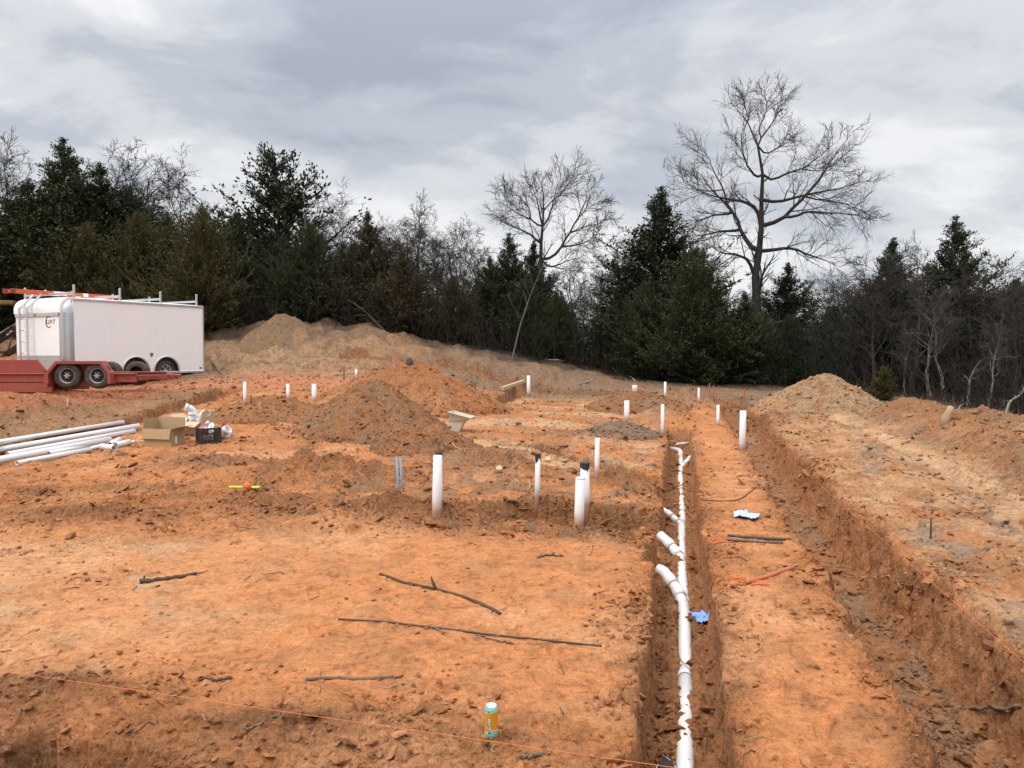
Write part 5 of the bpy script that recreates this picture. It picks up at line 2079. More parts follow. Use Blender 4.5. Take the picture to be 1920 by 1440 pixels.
# ------------------------------------------------------------------ standing pipe stubs
def stub_mat():
    m, nt, b = new_mat('stub_pvc')
    L = nt.links
    tc = N(nt, 'ShaderNodeTexCoord')
    sep = N(nt, 'ShaderNodeSeparateXYZ')
    L.new(tc.outputs['Object'], sep.inputs[0])
    n1 = N(nt, 'ShaderNodeTexNoise', inp={'Scale': 18.0, 'Detail': 7.0, 'Roughness': 0.7})
    L.new(tc.outputs['Object'], n1.inputs['Vector'])
    foot = math_n(nt, 'SUBTRACT', 1.0, math_n(nt, 'MULTIPLY', sep.outputs[2], 5.5), True)
    f = math_n(nt, 'ADD', math_n(nt, 'MULTIPLY', foot, 0.75), math_n(nt, 'MULTIPLY', n1.outputs['Fac'], 0.75))
    r = ramp(nt, [(0.50, (0, 0, 0)), (0.95, (1, 1, 1))])
    L.new(f, r.inputs[0])
    c = mixc(nt, math_n(nt, 'MULTIPLY', r.outputs[0], 0.8), (0.67, 0.66, 0.66), (0.44, 0.23, 0.115))
    L.new(c, b.inputs['Base Color'])
    b.inputs['Roughness'].default_value = 0.4
    return m


PVC_S = stub_mat()
SG = 'white pipe stubs standing in the pad'


def stub(px, yb, yt, dia, label, capped=None, tilt=(0, 0), group=SG, mat=PVC_S, name='pipe_stub', closed=False, d=None):
    p = on_ground(px, yb) if d is None else at_depth(px, yb, d)
    top = at_depth(px, yt, p[1])
    h = top[2] - p[2]
    t = thing(name, label, 'pipe', p, 0, group)
    a = Vector((-tilt[0] * 0.3, -tilt[1] * 0.3, -0.3))
    b = Vector((tilt[0] * h, tilt[1] * h, h))
    m = MB()
    m.pipe([a, b], dia / 2, 0.006, 22)
    m.build('pipe', mat, t)
    if closed:
        c = MB()
        c.lathe([(0.0, 0.008), (dia * 0.40, 0.007), (dia * 0.49, 0.003), (dia * 0.51, -0.004), (dia * 0.51, -0.012), (dia * 0.49, -0.014)], 22, b)
        c.build('end_cap', mat, t)
    if capped:
        c = MB()
        n = 24
        prof = []
        g = np.random.default_rng(int(px))
        low = [-(capped * (0.55 + 0.7 * abs(math.sin(1.5 * 2 * math.pi * k / n + px))) + 0.012 * g.normal()) for k in range(n)]
        r0 = dia / 2 + 0.003
        V = [(b.x, b.y, b.z + 0.006)]
        for k in range(n):
            an = 2 * math.pi * k / n
            V.append((b.x + r0 * math.cos(an), b.y + r0 * math.sin(an), b.z + 0.004))
        for k in range(n):
            an = 2 * math.pi * k / n
            V.append((b.x + r0 * math.cos(an), b.y + r0 * math.sin(an), b.z + low[k]))
        fs = [(0, 1 + k, 1 + (k + 1) % n) for k in range(n)] + [(1 + k, 1 + n + k, 1 + n + (k + 1) % n, 1 + (k + 1) % n) for k in range(n)]
        c.add(V, fs)
        c.build('tape_wrap', TAPE, t)
    return t


stub(459, 758, 716, 0.07, 'thin white pipe stub, leftmost of three left of the tall brown cone', tilt=(0.01, 0))
stub(540, 748, 720, 0.07, 'short thin white pipe stub, middle of three left of the tall brown cone')
stub(589, 752, 720, 0.115, 'thick white pipe stub left of the tall brown cone')
stub(668, 706, 692, 0.075, 'tiny far white pipe stub beside a board at the foot of the sandy bank')
stub(991, 742, 704, 0.115, 'white pipe stub next to the tilted plank at the rear')
stub(1190, 732, 722, 0.15, 'short white pipe end peeping over the rear brown mound')
stub(1247, 745, 716, 0.068, 'farthest thin white pipe stub at the rear, behind the mounds')
stub(1310, 754, 727, 0.066, 'thin white pipe stub by the far corner of the right footing trench')
stub(1346, 798, 759, 0.070, 'thin white pipe stub left of the capless tall stub beside the right footing trench')
stub(1175, 789, 751, 0.125, 'thick short white pipe stub on the small grey-brown mound')
stub(1242, 816, 758, 0.068, 'tall thin white pipe stub beyond the end of the drain trench')
stub(1391, 846, 770, 0.112, 'tall thick white pipe stub with a joint at its base, beside the right footing trench', tilt=(0.02, 0))
stub(1119, 892, 821, 0.062, 'thin white pipe stub standing near the slanting ditch', tilt=(0.01, 0))
stub(1007, 937, 851, 0.062, 'thin white pipe stub topped with black tape', capped=0.075, tilt=(0.02, 0))
stub(818, 965, 854, 0.094, 'tall thick white pipe stub standing alone left of the taped pair', closed=False, tilt=(0.03, 0))
stub(824, 956, 848, 0.062, 'thin white pipe with black taped top, right behind the tall lone stub', capped=0.06, tilt=(0.0, 0))
stub(1085, 986, 896, 0.102, 'nearest thick white pipe stub with a closed white end', closed=True, tilt=(0.035, 0.02))
stub(1097, 952, 868, 0.108, 'thick white pipe stub with torn black tape over its top', capped=0.07, tilt=(-0.01, 0))
stub(747, 918, 857, 0.03, 'grey conduit stub leaning left, left one of a pair', tilt=(-0.05, 0), group='grey conduit stubs', mat=GREYC, name='conduit_stub')
stub(754, 920, 858, 0.03, 'grey conduit stub leaning left, right one of a pair', tilt=(-0.05, 0), group='grey conduit stubs', mat=GREYC, name='conduit_stub')


# ------------------------------------------------------------------ drain pipe in the trench
def drain():
    U0 = 0.062
    base = xy(U0, 3.0)
    t = thing('drain_pipe', 'long white drain pipe half buried along the bottom of the trench', 'pipe', (base[0], base[1], 0.016 * base[1] - 0.375))
    o = Vector(t.location)

    def W(u, v, dz=0.0):
        x, y = xy(u, v)
        return Vector((x, y, float(macro(np.array([x]), np.array([y]))[0]) - 0.392 + dz)) - o
    R = 0.050
    vs = [0.5, 3.2, 5.4, 6.97, 8.32, 10.0, 12.2, 14.4, 15.7]
    for k in range(len(vs) - 1):
        m = MB()
        n = 6
        m.tube([W(U0 + 0.008 * math.sin(v * 1.3), v) for v in np.linspace(vs[k], vs[k + 1], n)], R, 18)
        m.build('pipe_length', PVC_D, t)
    for v in vs[1:-1]:
        m = MB()
        a, b = W(U0 + 0.008 * math.sin(v * 1.3), v - 0.05), W(U0 + 0.008 * math.sin(v * 1.3), v + 0.05)
        m.tube([a, b], R + 0.006, 18)
        cpl = m.build('coupling', PVC_D, t)
        j = MB()
        dr = (b - a).normalized()
        j.tube([a - dr * 0.006, a + dr * 0.002], R + 0.0062, 18)
        j.build('glue_line', PVC_IN, cpl)

    def ray_u(px, py, u):
        r = ray(px, py)
        # CU*x - SU*y = u
        tt = u / (CU * r[0] - SU * r[1])
        p = np.array([0, 0, CZ]) + r * tt
        return Vector(p) - o

    def branch(v0, path, r=0.050, name='wye_branch'):
        m = MB()
        pts = [W(U0, v0)] + path
        # rounded path
        P = [Vector(p) for p in resample([tuple(p) for p in pts], 14)]
        m.pipe(P, r, 0.006, 18)
        br = m.build(name, PVC_D, t)
        for f in (0.35, 0.66):
            i = int(f * 13)
            j = MB()
            dr = (P[i + 1] - P[i]).normalized()
            j.tube([P[i] - dr * 0.045, P[i] + dr * 0.045], r + 0.006, 18)
            hub = j.build('hub', PVC_D, br) if False else None
            j.build('hub', PVC_D, br)
            q = MB()
            q.tube([P[i] - dr * 0.053, P[i] - dr * 0.045], r + 0.005, 18)
            q.build('glue_line', PVC_IN, br)
    # branches leave the run and rise to the left wall
    branch(6.85, [W(0.02, 7.02, 0.07), W(-0.07, 7.16, 0.15), W(-0.12, 7.24, 0.19), W(-0.17, 7.26, 0.19)])
    branch(8.25, [W(0.0, 8.38, 0.06), W(-0.09, 8.50, 0.13), W(-0.18, 8.60, 0.18)])
    branch(9.9, [W(-0.02, 9.97, 0.05), W(-0.11, 10.04, 0.11), W(-0.20, 10.1, 0.15)], 0.036)
    branch(14.3, [W(0.15, 14.6, 0.06), W(0.27, 14.9, 0.13), W(0.37, 15.05, 0.15)], 0.045)
    m = MB()
    m.pipe([Vector(p) for p in resample([tuple(W(U0, 15.65, 0.01)), tuple(W(U0, 16.1, 0.05)), tuple(W(U0 - 0.05, 16.25, 0.06)), tuple(W(-0.14, 16.4, 0.06))], 12)], R, 0.006, 18)
    m.build('elbow', PVC_D, t)
    x0, x1 = W(-0.16, 16.8, 0.09), W(0.26, 17.0, 0.11)
    c = thing('pipe_offcut', 'white pipe piece lying across the far end of the drain trench', 'pipe', x0 + o)
    m = MB()
    m.pipe([(0, 0, 0), x1 - x0], 0.035, 0.005, 16)
    m.build('pipe', PVC_D, c)


drain()


# ------------------------------------------------------------------ pile of long pipes at the left
def lying_pipe(pa, pb, r, label, ext=0.0, group='white pipes lying beside the boxes', dz=0.0, mat=PVC):
    a = np.array(on_ground(*pa, lift=r))
    b = np.array(on_ground(*pb, lift=r))
    d = b - a
    a = a - d * ext
    z = max(gz(a[0], a[1]), a[2] - r) if ext == 0 else a[2] - r
    L_ = np.linspace(0, 1, 40)[:, None]
    ln = a + (b - a) * L_
    dz += min(0.09, max(0.0, float(np.quantile(surface(ln[:, 0], ln[:, 1]) + 0.75 * r - ln[:, 2], 0.8))))
    a = Vector(a) + Vector((0, 0, dz))
    b = Vector(b) + Vector((0, 0, dz))
    t = thing('loose_pipe', label, 'pipe', a, 0, group)
    m = MB()
    m.pipe([(0, 0, 0), (b - a) * 0.5, b - a], r, 0.006, 20)
    m.build('pipe', mat, t)


lying_pipe((0, 838), (231, 799), 0.048, 'rearmost long white pipe of the pile, nearest the left trench', 0.25)
lying_pipe((0, 846), (261, 801), 0.057, 'long thick white pipe reaching to the left cardboard box', 0.25)
lying_pipe((14, 852), (252, 808), 0.048, 'long white pipe with its open left end showing, third from the trench', 0.0)
lying_pipe((0, 862), (206, 824), 0.057, 'thick long white pipe cut by the left picture edge, nearest of the long ones', 0.25)
lying_pipe((91, 851), (184, 831), 0.048, 'medium white pipe with open grey end in the middle of the pile', 0.0)
lying_pipe((32, 869), (169, 843), 0.040, 'frontmost white pipe with open round end facing left', 0.0)
lying_pipe((170, 841), (190, 836), 0.036, 'short thin white offcut at the end of the frontmost pipe')
lying_pipe((191, 837), (215, 840), 0.055, 'short fat white offcut with both open ends showing')
lying_pipe((216, 835), (243, 829), 0.055, 'short fat white offcut right of the one with two open ends')
lying_pipe((243, 831), (250, 828), 0.036, 'tiny white offcut nearest the left cardboard box')
lying_pipe((205, 834), (224, 824), 0.050, 'short white offcut lying behind the fat ones')


# ------------------------------------------------------------------ boxes and crate
def quad_panel(m, a, b, c, d, th=0.006):
    a, b, c, d = (Vector(p) for p in (a, b, c, d))
    n = (b - a).cross(d - a).normalized() * th / 2
    V = [p + n for p in (a, b, c, d)] + [p - n for p in (a, b, c, d)]
    m.add(V, [(0, 1, 2, 3), (7, 6, 5, 4), (0, 4, 5, 1), (1, 5, 6, 2), (2, 6, 7, 3), (3, 7, 4, 0)])


def carton(name, label, loc, rotz, w, dp, h, flaps, mat, tilt=(0, 0)):
    """open carton: w along x, dp along y; flaps = angle from upright outwards for front, right, back, left (deg)"""
    t = thing(name, label, 'box', loc, rotz, 'cardboard boxes')
    t.rotation_euler = (tilt[0], tilt[1], rotz)
    m = MB()
    x, y = w / 2, dp / 2
    quad_panel(m, (-x, -y, 0), (x, -y, 0), (x, -y, h), (-x, -y, h))
    quad_panel(m, (x, y, 0), (-x, y, 0), (-x, y, h), (x, y, h))
    quad_panel(m, (-x, y, 0), (-x, -y, 0), (-x, -y, h), (-x, y, h))
    quad_panel(m, (x, -y, 0), (x, y, 0), (x, y, h), (x, -y, h))
    quad_panel(m, (-x, -y, 0.004), (-x, y, 0.004), (x, y, 0.004), (x, -y, 0.004))
    m.build('carton_body', mat, t)
    fl = dp / 2
    for i, ang in enumerate(flaps):
        if ang is None:
            continue
        a = math.radians(ang)
        f = MB()
        L = fl if i in (0, 2) else fl * 0.95
        o_, u_ = math.sin(a) * L, math.cos(a) * L
        e = 0.004
        if i == 0:
            quad_panel(f, (-x, -y - e, h), (x, -y - e, h), (x, -y - e - o_, h + u_), (-x, -y - e - o_, h + u_))
        elif i == 2:
            quad_panel(f, (x, y + e, h), (-x, y + e, h), (-x, y + e + o_, h + u_), (x, y + e + o_, h + u_))
        elif i == 1:
            quad_panel(f, (x + e, -y, h), (x + e, y, h), (x + e + o_, y, h + u_), (x + e + o_, -y, h + u_))
        else:
            quad_panel(f, (-x - e, y, h), (-x - e, -y, h), (-x - e - o_, -y, h + u_), (-x - e - o_, y, h + u_))
        f.build('flap', mat, t)
    return t


def fitting(label, loc, kind, r=0.057, rot=(0, 0, 0), scale=1.0):
    t = thing('pipe_fitting', label, 'pipe fitting', loc, 0, 'white pipe fittings')
    t.rotation_euler = rot
    m = MB()
    if kind == 'elbow':
        P = [(0.13 * math.cos(a) - 0.13, 0, 0.13 * math.sin(a)) for a in np.linspace(0, math.pi / 2, 8)]
        m.pipe(P, r, 0.007, 18)
        m.build('bend', PVC, t)
        h = MB()
        h.pipe([(0, 0, -0.07), (0, 0, 0.004)], r + 0.009, 0.010, 18)
        h.pipe([(-0.134, 0, 0.13), (-0.20, 0, 0.13)], r + 0.009, 0.010, 18)
        h.build('hub', PVC, t)
    else:
        m.pipe([(0, 0, -0.13), (0, 0, 0.13)], r, 0.007, 18)
        m.build('bend', PVC, t)
        h = MB()
        h.pipe([(0.0, 0, -0.02), (0.13, 0, 0.10)], r * 0.8, 0.007, 18)
        h.pipe([(0, 0, -0.15), (0, 0, -0.08)], r + 0.009, 0.010, 18)
        h.pipe([(0, 0, 0.08), (0, 0, 0.15)], r + 0.009, 0.010, 18)
        h.build('hub', PVC, t)
    t.scale = (scale,) * 3
    return t


def boxes():
    p = on_ground(300, 836)
    s = p[1] / F
    w = 62 * s
    t = carton('cardboard_box', 'open empty brown cardboard box at the end of the white pipes', (p[0], p[1] + 0.18, p[2] - 0.02), math.radians(-16), w, w * 0.62, 34 * s, (168, 75, 4, -4), CARD)
    lb = MB()
    lb.box((w / 2 + 0.006, -w * 0.1, 13 * s), (0.003, 0.05, 14 * s))
    lb.build('shipping_label', LABEL, t)
    p2 = on_ground(362, 812)
    t2 = carton('cardboard_box', 'open lighter cardboard box full of white fittings behind the black crate', (p2[0], p2[1] + 0.12, p2[2] - 0.02), math.radians(-14), 58 * s, 44 * s, 27 * s, (115, 8, 12, 50), CARD_L)
    lb = MB()
    lb.box((-12 * s, -22 * s - 0.006, 12 * s), (12 * s, 0.003, 7 * s))
    lb.build('shipping_label', LABEL, t2)
    z = p2[2] + 27 * s
    g = [('white elbow fitting on top of the heap in the lighter box', (-2, -4, 12), 'elbow', (0.2, 0.3, 0.4)),
         ('white fitting with open hub facing front in the lighter box', (-3, -14, 4), 'tee', (0.1, 0.1, 1.2)),
         ('white fitting lying at the left in the lighter box', (-15, -8, 1), 'tee', (1.5, 0.2, 0.8)),
         ('white fitting at the right in the lighter box', (10, -6, 3), 'elbow', (0.6, 0.2, 2.4)),
         ('white fitting leaning at the back of the lighter box', (6, 8, 4), 'tee', (0.5, 0.8, 0.1))]
    for lb_, (dx, dy, dz), kd, rt in g:
        fitting(lb_, (p2[0] + dx * s, p2[1] + 0.12 + dy * s, z + dz * s - 0.03), kd, 0.062, rt)
    # crate
    p3 = on_ground(381, 833)
    sd, hh = 0.345, 0.285
    cl = (p3[0], p3[1] + 0.24, p3[2] - 0.01)
    ct = thing('milk_crate', 'black plastic milk crate of fittings beside the cardboard boxes', 'crate', cl, math.radians(38))
    m = MB()
    x = sd / 2
    for z0, z1 in ((0, 0.035), (hh - 0.035, hh)):
        for sx, sy, lx, ly in ((0, -1, sd, 0.016), (0, 1, sd, 0.016), (-1, 0, 0.016, sd - 0.034), (1, 0, 0.016, sd - 0.034)):
            m.box((sx * (x - 0.008), sy * (x - 0.008), (z0 + z1) / 2), (lx, ly, z1 - z0), bev=0.004)
    for sx in (-1, 1):
        for sy in (-1, 1):
            m.box((sx * (x - 0.022), sy * (x - 0.022), hh / 2), (0.047, 0.047, hh - 0.01), bev=0.006)
    m.build('frame', BLACK, ct)
    fl = MB()
    for k in range(6):
        c = -x + 0.03 + (sd - 0.06) * k / 5
        fl.box((c, 0, 0.012), (0.012, sd - 0.04, 0.010))
        fl.box((0, c, 0.0235), (sd - 0.04, 0.012, 0.010))
    fl.build('base_grid', BLACK, ct)
    for k in range(4):
        R3 = Matrix.Rotation(k * math.pi / 2, 3, 'Z')
        w_ = MB()
        lo, hi = 0.035, hh - 0.10
        n = 7
        span = sd - 0.10
        st = span / n
        for i in range(-4, n + 1):
            for sgn in (1, -1):
                xa = -span / 2 + i * st
                xb = xa + (hi - lo)
                za, zb = lo, hi
                if xa < -span / 2:
                    za += -span / 2 - xa
                    xa = -span / 2
                if xb > span / 2:
                    zb -= xb - span / 2
                    xb = span / 2
                if zb - za < 0.02:
                    continue
                w_.bar(R3 @ Vector((sgn * xa, -x + 0.008, za)), R3 @ Vector((sgn * xb, -x + 0.008 + 0.001 * sgn, zb)), 0.007, 0.007)
        for zz_ in (hi,):
            w_.bar(R3 @ Vector((-span / 2, -x + 0.008, zz_)), R3 @ Vector((span / 2, -x + 0.008, zz_)), 0.012, 0.02)
        for xx in (-1, 1):
            w_.box(R3 @ Vector((xx * span * 0.36, -x + 0.008, hh - 0.065)), (0.09 if k % 2 == 0 else 0.012, 0.012 if k % 2 == 0 else 0.09, 0.07))
        w_.build('lattice_side', BLACK, ct)
    # contents
    gg = np.random.default_rng(3)
    names = ['white fitting in the near corner of the black crate', 'white fitting in the middle of the black crate', 'white fitting at the back of the black crate', 'white fitting low in the left of the black crate', 'white fitting low in the right of the black crate']
    offs = [(0.02, -0.06, 0.22), (0.06, 0.02, 0.23), (0.02, 0.08, 0.20), (-0.07, -0.02, 0.10), (0.05, -0.04, 0.10)]
    for nm, of in zip(names, offs):
        fitting(nm, (cl[0] + of[0], cl[1] + of[1], cl[2] + of[2]), 'elbow' if gg.uniform() < 0.5 else 'tee', 0.042, tuple(gg.uniform(-1.5, 1.5, 3)), 0.75)
    b = thing('plastic_bottle', 'pink plastic bottle lying in the black crate', 'bottle', (cl[0] - 0.05, cl[1] - 0.01, cl[2] + hh - 0.015))
    b.rotation_euler = (0, math.radians(78), math.radians(35))
    m = MB()
    m.lathe([(0.0, -0.10), (0.038, -0.10), (0.044, -0.09), (0.044, 0.05), (0.035, 0.075), (0.016, 0.085)], 16)
    m.build('body', PINK, b)
    m = MB()
    m.lathe([(0.018, 0.085), (0.018, 0.115), (0.0, 0.117)], 12)
    m.build('cap', WHITE_P, b)
    p4 = on_ground(416, 822)
    fitting('white tee fitting lying on the dirt right of the black crate', (p4[0], p4[1], p4[2] + 0.09), 'tee', 0.068, (0.5, 0.9, 0.3), 1.1)


boxes()


# ------------------------------------------------------------------ beverage can in the foreground
def can():
    p = on_ground(921, 1379)
    R, H = 0.033, 0.157
    t = thing('drink_can', 'orange and teal drink can standing on the clay in the foreground', 'can', (p[0], p[1], p[2] - 0.004), 0)
    b = MB()
    n = 48
    prof = [(0.0, 0.004), (0.024, 0.002), (0.0265, 0.0), (0.0285, 0.006), (0.032, 0.012), (R, 0.018)]
    b.lathe(prof, n)
    # lower edge of the orange field rises to the right, upper edge dips in front
    a = [2 * math.pi * k / n for k in range(n)]
    lo = [0.034 + 0.012 * max(0, math.cos(x + 0.5)) ** 1.5 + 0.004 * math.sin(3 * x) for x in a]
    hi = [0.128 + 0.006 * math.cos(x + 0.5) for x in a]
    V = [(R * math.cos(x), R * math.sin(x), 0.018) for x in a] + [(R * math.cos(x), R * math.sin(x), lo[k]) for k, x in enumerate(a)]
    b.add(V, [(k, (k + 1) % n, n + (k + 1) % n, n + k) for k in range(n)], True)
    b.build('body', CAN_T, t)
    b = MB()
    V = [(R * math.cos(x), R * math.sin(x), hi[k]) for k, x in enumerate(a)] + [(R * math.cos(x), R * math.sin(x), 0.140) for x in a]
    b.add(V, [(k, (k + 1) % n, n + (k + 1) % n, n + k) for k in range(n)], True)
    b.lathe([(R, 0.140), (0.0325, 0.144), (0.0285, 0.152)], n)
    b.build('shoulder', CAN_T, t)
    m = MB()
    V = [(R * math.cos(x), R * math.sin(x), lo[k]) for k, x in enumerate(a)] + [(R * math.cos(x), R * math.sin(x), hi[k]) for k, x in enumerate(a)]
    m.add(V, [(k, (k + 1) % n, n + (k + 1) % n, n + k) for k in range(n)], True)
    m.build('printed_sleeve', CAN_O, t)
    w = MB()
    for edge, s in ((lo, -1), (hi, 1)):
        rr = R + 0.0002
        V = [(rr * math.cos(x), rr * math.sin(x), edge[k]) for k, x in enumerate(a)] + [(rr * math.cos(x), rr * math.sin(x), edge[k] + s * 0.0022) for k, x in enumerate(a)]
        w.add(V, [(k, (k + 1) % n, n + (k + 1) % n, n + k) for k in range(n)], True)
    w.build('border_line', LABEL, t)
    l = MB()
    l.lathe([(0.0285, 0.152), (0.0285, 0.1555), (0.0275, 0.157), (0.0262, 0.1555), (0.0255, 0.150), (0.0, 0.1505)], n)
    l.build('lid', CAN_M, t)
    tb = MB()
    tb.lathe([(0.0, 0.003), (0.0085, 0.003), (0.0095, 0.0015), (0.0085, 0.0)], 16, (0.0, 0.004, 0.152))
    tb.box((0, -0.006, 0.153), (0.013, 0.018, 0.0015), bev=0.0005)
    tb.build('pull_tab', CAN_M, t)
    # lettering up the front, white on a black outline

    def wrap(rad):
        def f(c):
            # text x runs up the can, text y runs to the left
            ang = -math.pi / 2 - 0.28 - c[:, 1] / R
            return np.stack([rad * np.cos(ang), rad * np.sin(ang), 0.074 + c[:, 0]], 1)
        return f
    for off, rad, mat in ((0.0022, R + 0.0003, INK), (0.0005, R + 0.0006, LABEL)):
        me = text_mesh('Ghost', 0.0235, offset=off)
        xform(me, wrap(rad))
        link('lettering', me, mat, t)
    # small printed blots at the foot and shoulder of the label
    g = MB()
    for (z, dz, a0, da) in ((0.033, 0.008, -math.pi / 2 - 0.25, 0.16), (0.133, 0.004, -math.pi / 2 - 0.25, 0.18)):
        V = [((R + 0.0005) * math.cos(a0 + s1 * da), (R + 0.0005) * math.sin(a0 + s1 * da), z + s2 * dz) for s1, s2 in ((-1, -1), (1, -1), (1, 0.4), (0, 1), (-1, 0.4))]
        g.add(V, [(0, 1, 2, 3, 4)])
    g.build('print_mark', simple('print_brown', (0.20, 0.08, 0.05), 0.5), t)


can()


# ------------------------------------------------------------------ rags
def rag(name, label, px, py, w, d, rz, mat, seed, lump=0.05):
    p = on_ground(px, py)
    n, m = 26, 22
    g = np.random.default_rng(seed)
    s, q = np.meshgrid(np.linspace(-1, 1, n), np.linspace(-1, 1, m), indexing='xy')
    ang = np.arctan2(q, s)
    k = 1 + 0.28 * pn(np.cos(ang) * 1.5 + seed, np.sin(ang) * 1.5, 5)
    X = s * w / 2 * k + 0.03 * pn(s * 2, q * 2 + seed, 7)
    Y = q * d / 2 * k + 0.03 * pn(s * 2 + 9, q * 2 + seed, 8)
    Zf = lump * np.abs(pn(s * 1.7 + seed, q * 1.7, 9)) * 2.0 + lump * 0.8 * np.abs(pn(s * 3.7, q * 2.1 + seed, 10)) * 1.5
    Zf = Zf * (1 - 0.4 * (s * s + q * q) / 2)
    c, sn = math.cos(rz), math.sin(rz)
    xw, yw = X * c - Y * sn, X * sn + Y * c
    gzv = surface(p[0] + xw.ravel(), p[1] + yw.ravel()).reshape(xw.shape)
    # cloth bridges the small hollows
    gzv = np.maximum(gzv, p[2] - 0.03) * 0.4 + (p[2] + 0.006) * 0.6
    v = np.stack([xw, yw, gzv - p[2] + Zf + 0.012], -1).reshape(-1, 3)
    i = np.arange(n * m).reshape(m, n)
    f = np.stack([i[:-1, :-1], i[:-1, 1:], i[1:, 1:], i[1:, :-1]], -1).reshape(-1, 4)
    me = mesh_np(name, v, [f])
    o = link(name, me, mat)
    o.location = p
    md = o.modifiers.new('thickness', 'SOLIDIFY')
    md.thickness = 0.004
    tag(o, label, 'rag')


rag('blue_rag', 'crumpled pale blue towel on the strip between the two trenches', 1400, 970, 0.27, 0.20, -0.4, RAG_L, 3, 0.035)
rag('blue_rag', 'bright blue towel beside the drain pipe at the bottom of the trench', 1312, 1163, 0.14, 0.20, 0.2, RAG, 5, 0.03)


# ------------------------------------------------------------------ sticks, rods, stakes
def along(pts, r, n=14, lift=0.6, wob=0.0, seed=0, follow=0.35):
    """a line lying on the soil through photo pixels"""
    W = [on_ground(px, py) for px, py in pts]
    P = resample(W, n)
    g = np.random.default_rng(seed)
    z = surface(P[:, 0], P[:, 1])
    lin = np.linspace(P[0, 2], P[-1, 2], n)
    P[:, 2] = np.maximum(z * follow + lin * (1 - follow), z - 0.4 * r) + r * lift
    for _ in range(2):
        P[1:-1, 2] = 0.25 * P[:-2, 2] + 0.5 * P[1:-1, 2] + 0.25 * P[2:, 2]
    if wob:
        P[1:-1] += g.normal(0, wob, (n - 2, 3)) * [1, 1, 0.5]
    return P


def stick(name, label, cat, pts, r0, r1, mat, forks=(), seed=1, wob=0.006, lift=0.8, group=None, n=14):
    P = along(pts, r0, n, lift, wob, seed)
    b = P[0].copy()
    g = np.random.default_rng(seed)
    t = thing(name, label, cat, b, 0, group)
    m = MB()
    rr = np.linspace(r0, r1, n) * g.uniform(0.82, 1.18, n)
    m.tube([tuple(p - b) for p in P], list(rr), 9)
    m.build('stem', mat, t)
    for f, dx, dy, dz, L, r in forks:
        i = int(f * (n - 1))
        a = P[i] - b
        q = [a, a + np.array([dx, dy, dz]) * L * 0.5 + g.normal(0, 0.006, 3), a + np.array([dx, dy, dz * 0.8]) * L]
        k = MB()
        k.tube([tuple(x) for x in resample(q, 6)], list(np.linspace(r, r * 0.4, 6)), 7)
        k.build('side_twig', mat, t)
    return t


stick('branch', 'long forked dead branch lying on the smooth clay in the foreground', 'branch', [(712, 1077), (770, 1097), (820, 1106), (860, 1118), (905, 1132), (938, 1153)], 0.010, 0.012, WOOD_D,
      [(0.50, -0.3, 0.1, 0.9, 0.13, 0.016), (0.45, -0.7, -0.7, -0.1, 0.10, 0.006), (0.48, -0.9, 0.3, 0.1, 0.16, 0.008), (0.99, -0.1, -0.8, -0.1, 0.10, 0.005)], 3)
stick('branch', 'short thick dark branch lying on pale clay at the left', 'branch', [(262, 1094), (300, 1088), (335, 1084), (368, 1079)], 0.019, 0.013, WOOD_D,
      [(0.12, 0.1, 0.2, 0.95, 0.05, 0.010), (0.95, 0.8, 0.6, 0.05, 0.12, 0.007)], 4)
stick('branch', 'thin straight brown stick lying left of the can', 'branch', [(574, 1275), (620, 1273), (680, 1274), (738, 1271)], 0.009, 0.011, WOOD,
      [(0.05, 0.2, -0.9, -0.1, 0.12, 0.005), (0.2, 0.1, 0.3, 0.9, 0.06, 0.003)], 5)
stick('branch', 'small gnarled dark root on the smooth clay near the upper pipes', 'branch', [(1008, 1047), (1026, 1042), (1046, 1044)], 0.010, 0.007, WOOD_D,
      [(0.8, 0.5, 0.3, 0.5, 0.05, 0.005)], 6)
stick('branch', 'short pale stick lying right of the gnarled root', 'branch', [(1104, 1042), (1108, 1034), (1110, 1024)], 0.009, 0.007, ROOT, (), 7)
stick('branch', 'small dark broken twig on the clay left of the thin straight stick', 'branch', [(372, 1272), (400, 1277), (432, 1272)], 0.007, 0.010, WOOD_D, [(0.6, -0.4, 0.5, 0.3, 0.05, 0.005)], 8)
stick('branch', 'short pale twig lying under the long steel rod', 'branch', [(797, 1176), (815, 1180), (833, 1189)], 0.007, 0.010, WOOD, (), 9)
stick('branch', 'thin dark twig lying below the long steel rod', 'branch', [(893, 1192), (925, 1200), (962, 1209)], 0.005, 0.006, WOOD_D, (), 10)
stick('branch', 'twig crossing under the front string line', 'branch', [(450, 1368), (490, 1362), (528, 1338)], 0.006, 0.005, WOOD, (), 11)
stick('branch', 'brown stick at the bottom edge right of the can', 'branch', [(980, 1424), (1005, 1420), (1028, 1413)], 0.010, 0.008, WOOD, (), 12)
stick('branch', 'long root sticking out at the bottom of the right footing trench', 'branch', [(1790, 1337), (1840, 1335), (1915, 1325)], 0.009, 0.012, WOOD, (), 13)
stick('branch', 'thin bent root lying in the middle of the right footing trench', 'branch', [(1610, 1080), (1650, 1090), (1690, 1103)], 0.006, 0.006, ROOT, [(0.3, 0.7, -0.4, 0.1, 0.3, 0.004)], 14)
stick('branch', 'stick lying across the right footing trench near the two wooden stakes', 'branch', [(1530, 1022), (1560, 1014), (1590, 1000)], 0.009, 0.007, WOOD, [(0.5, 0.5, -0.6, 0.1, 0.3, 0.005)], 15)
stick('branch', 'pale stick lying on the slope of the spoil ridge top', 'branch', [(1632, 756), (1648, 750), (1660, 745)], 0.022, 0.018, BARK_P, (), 16)
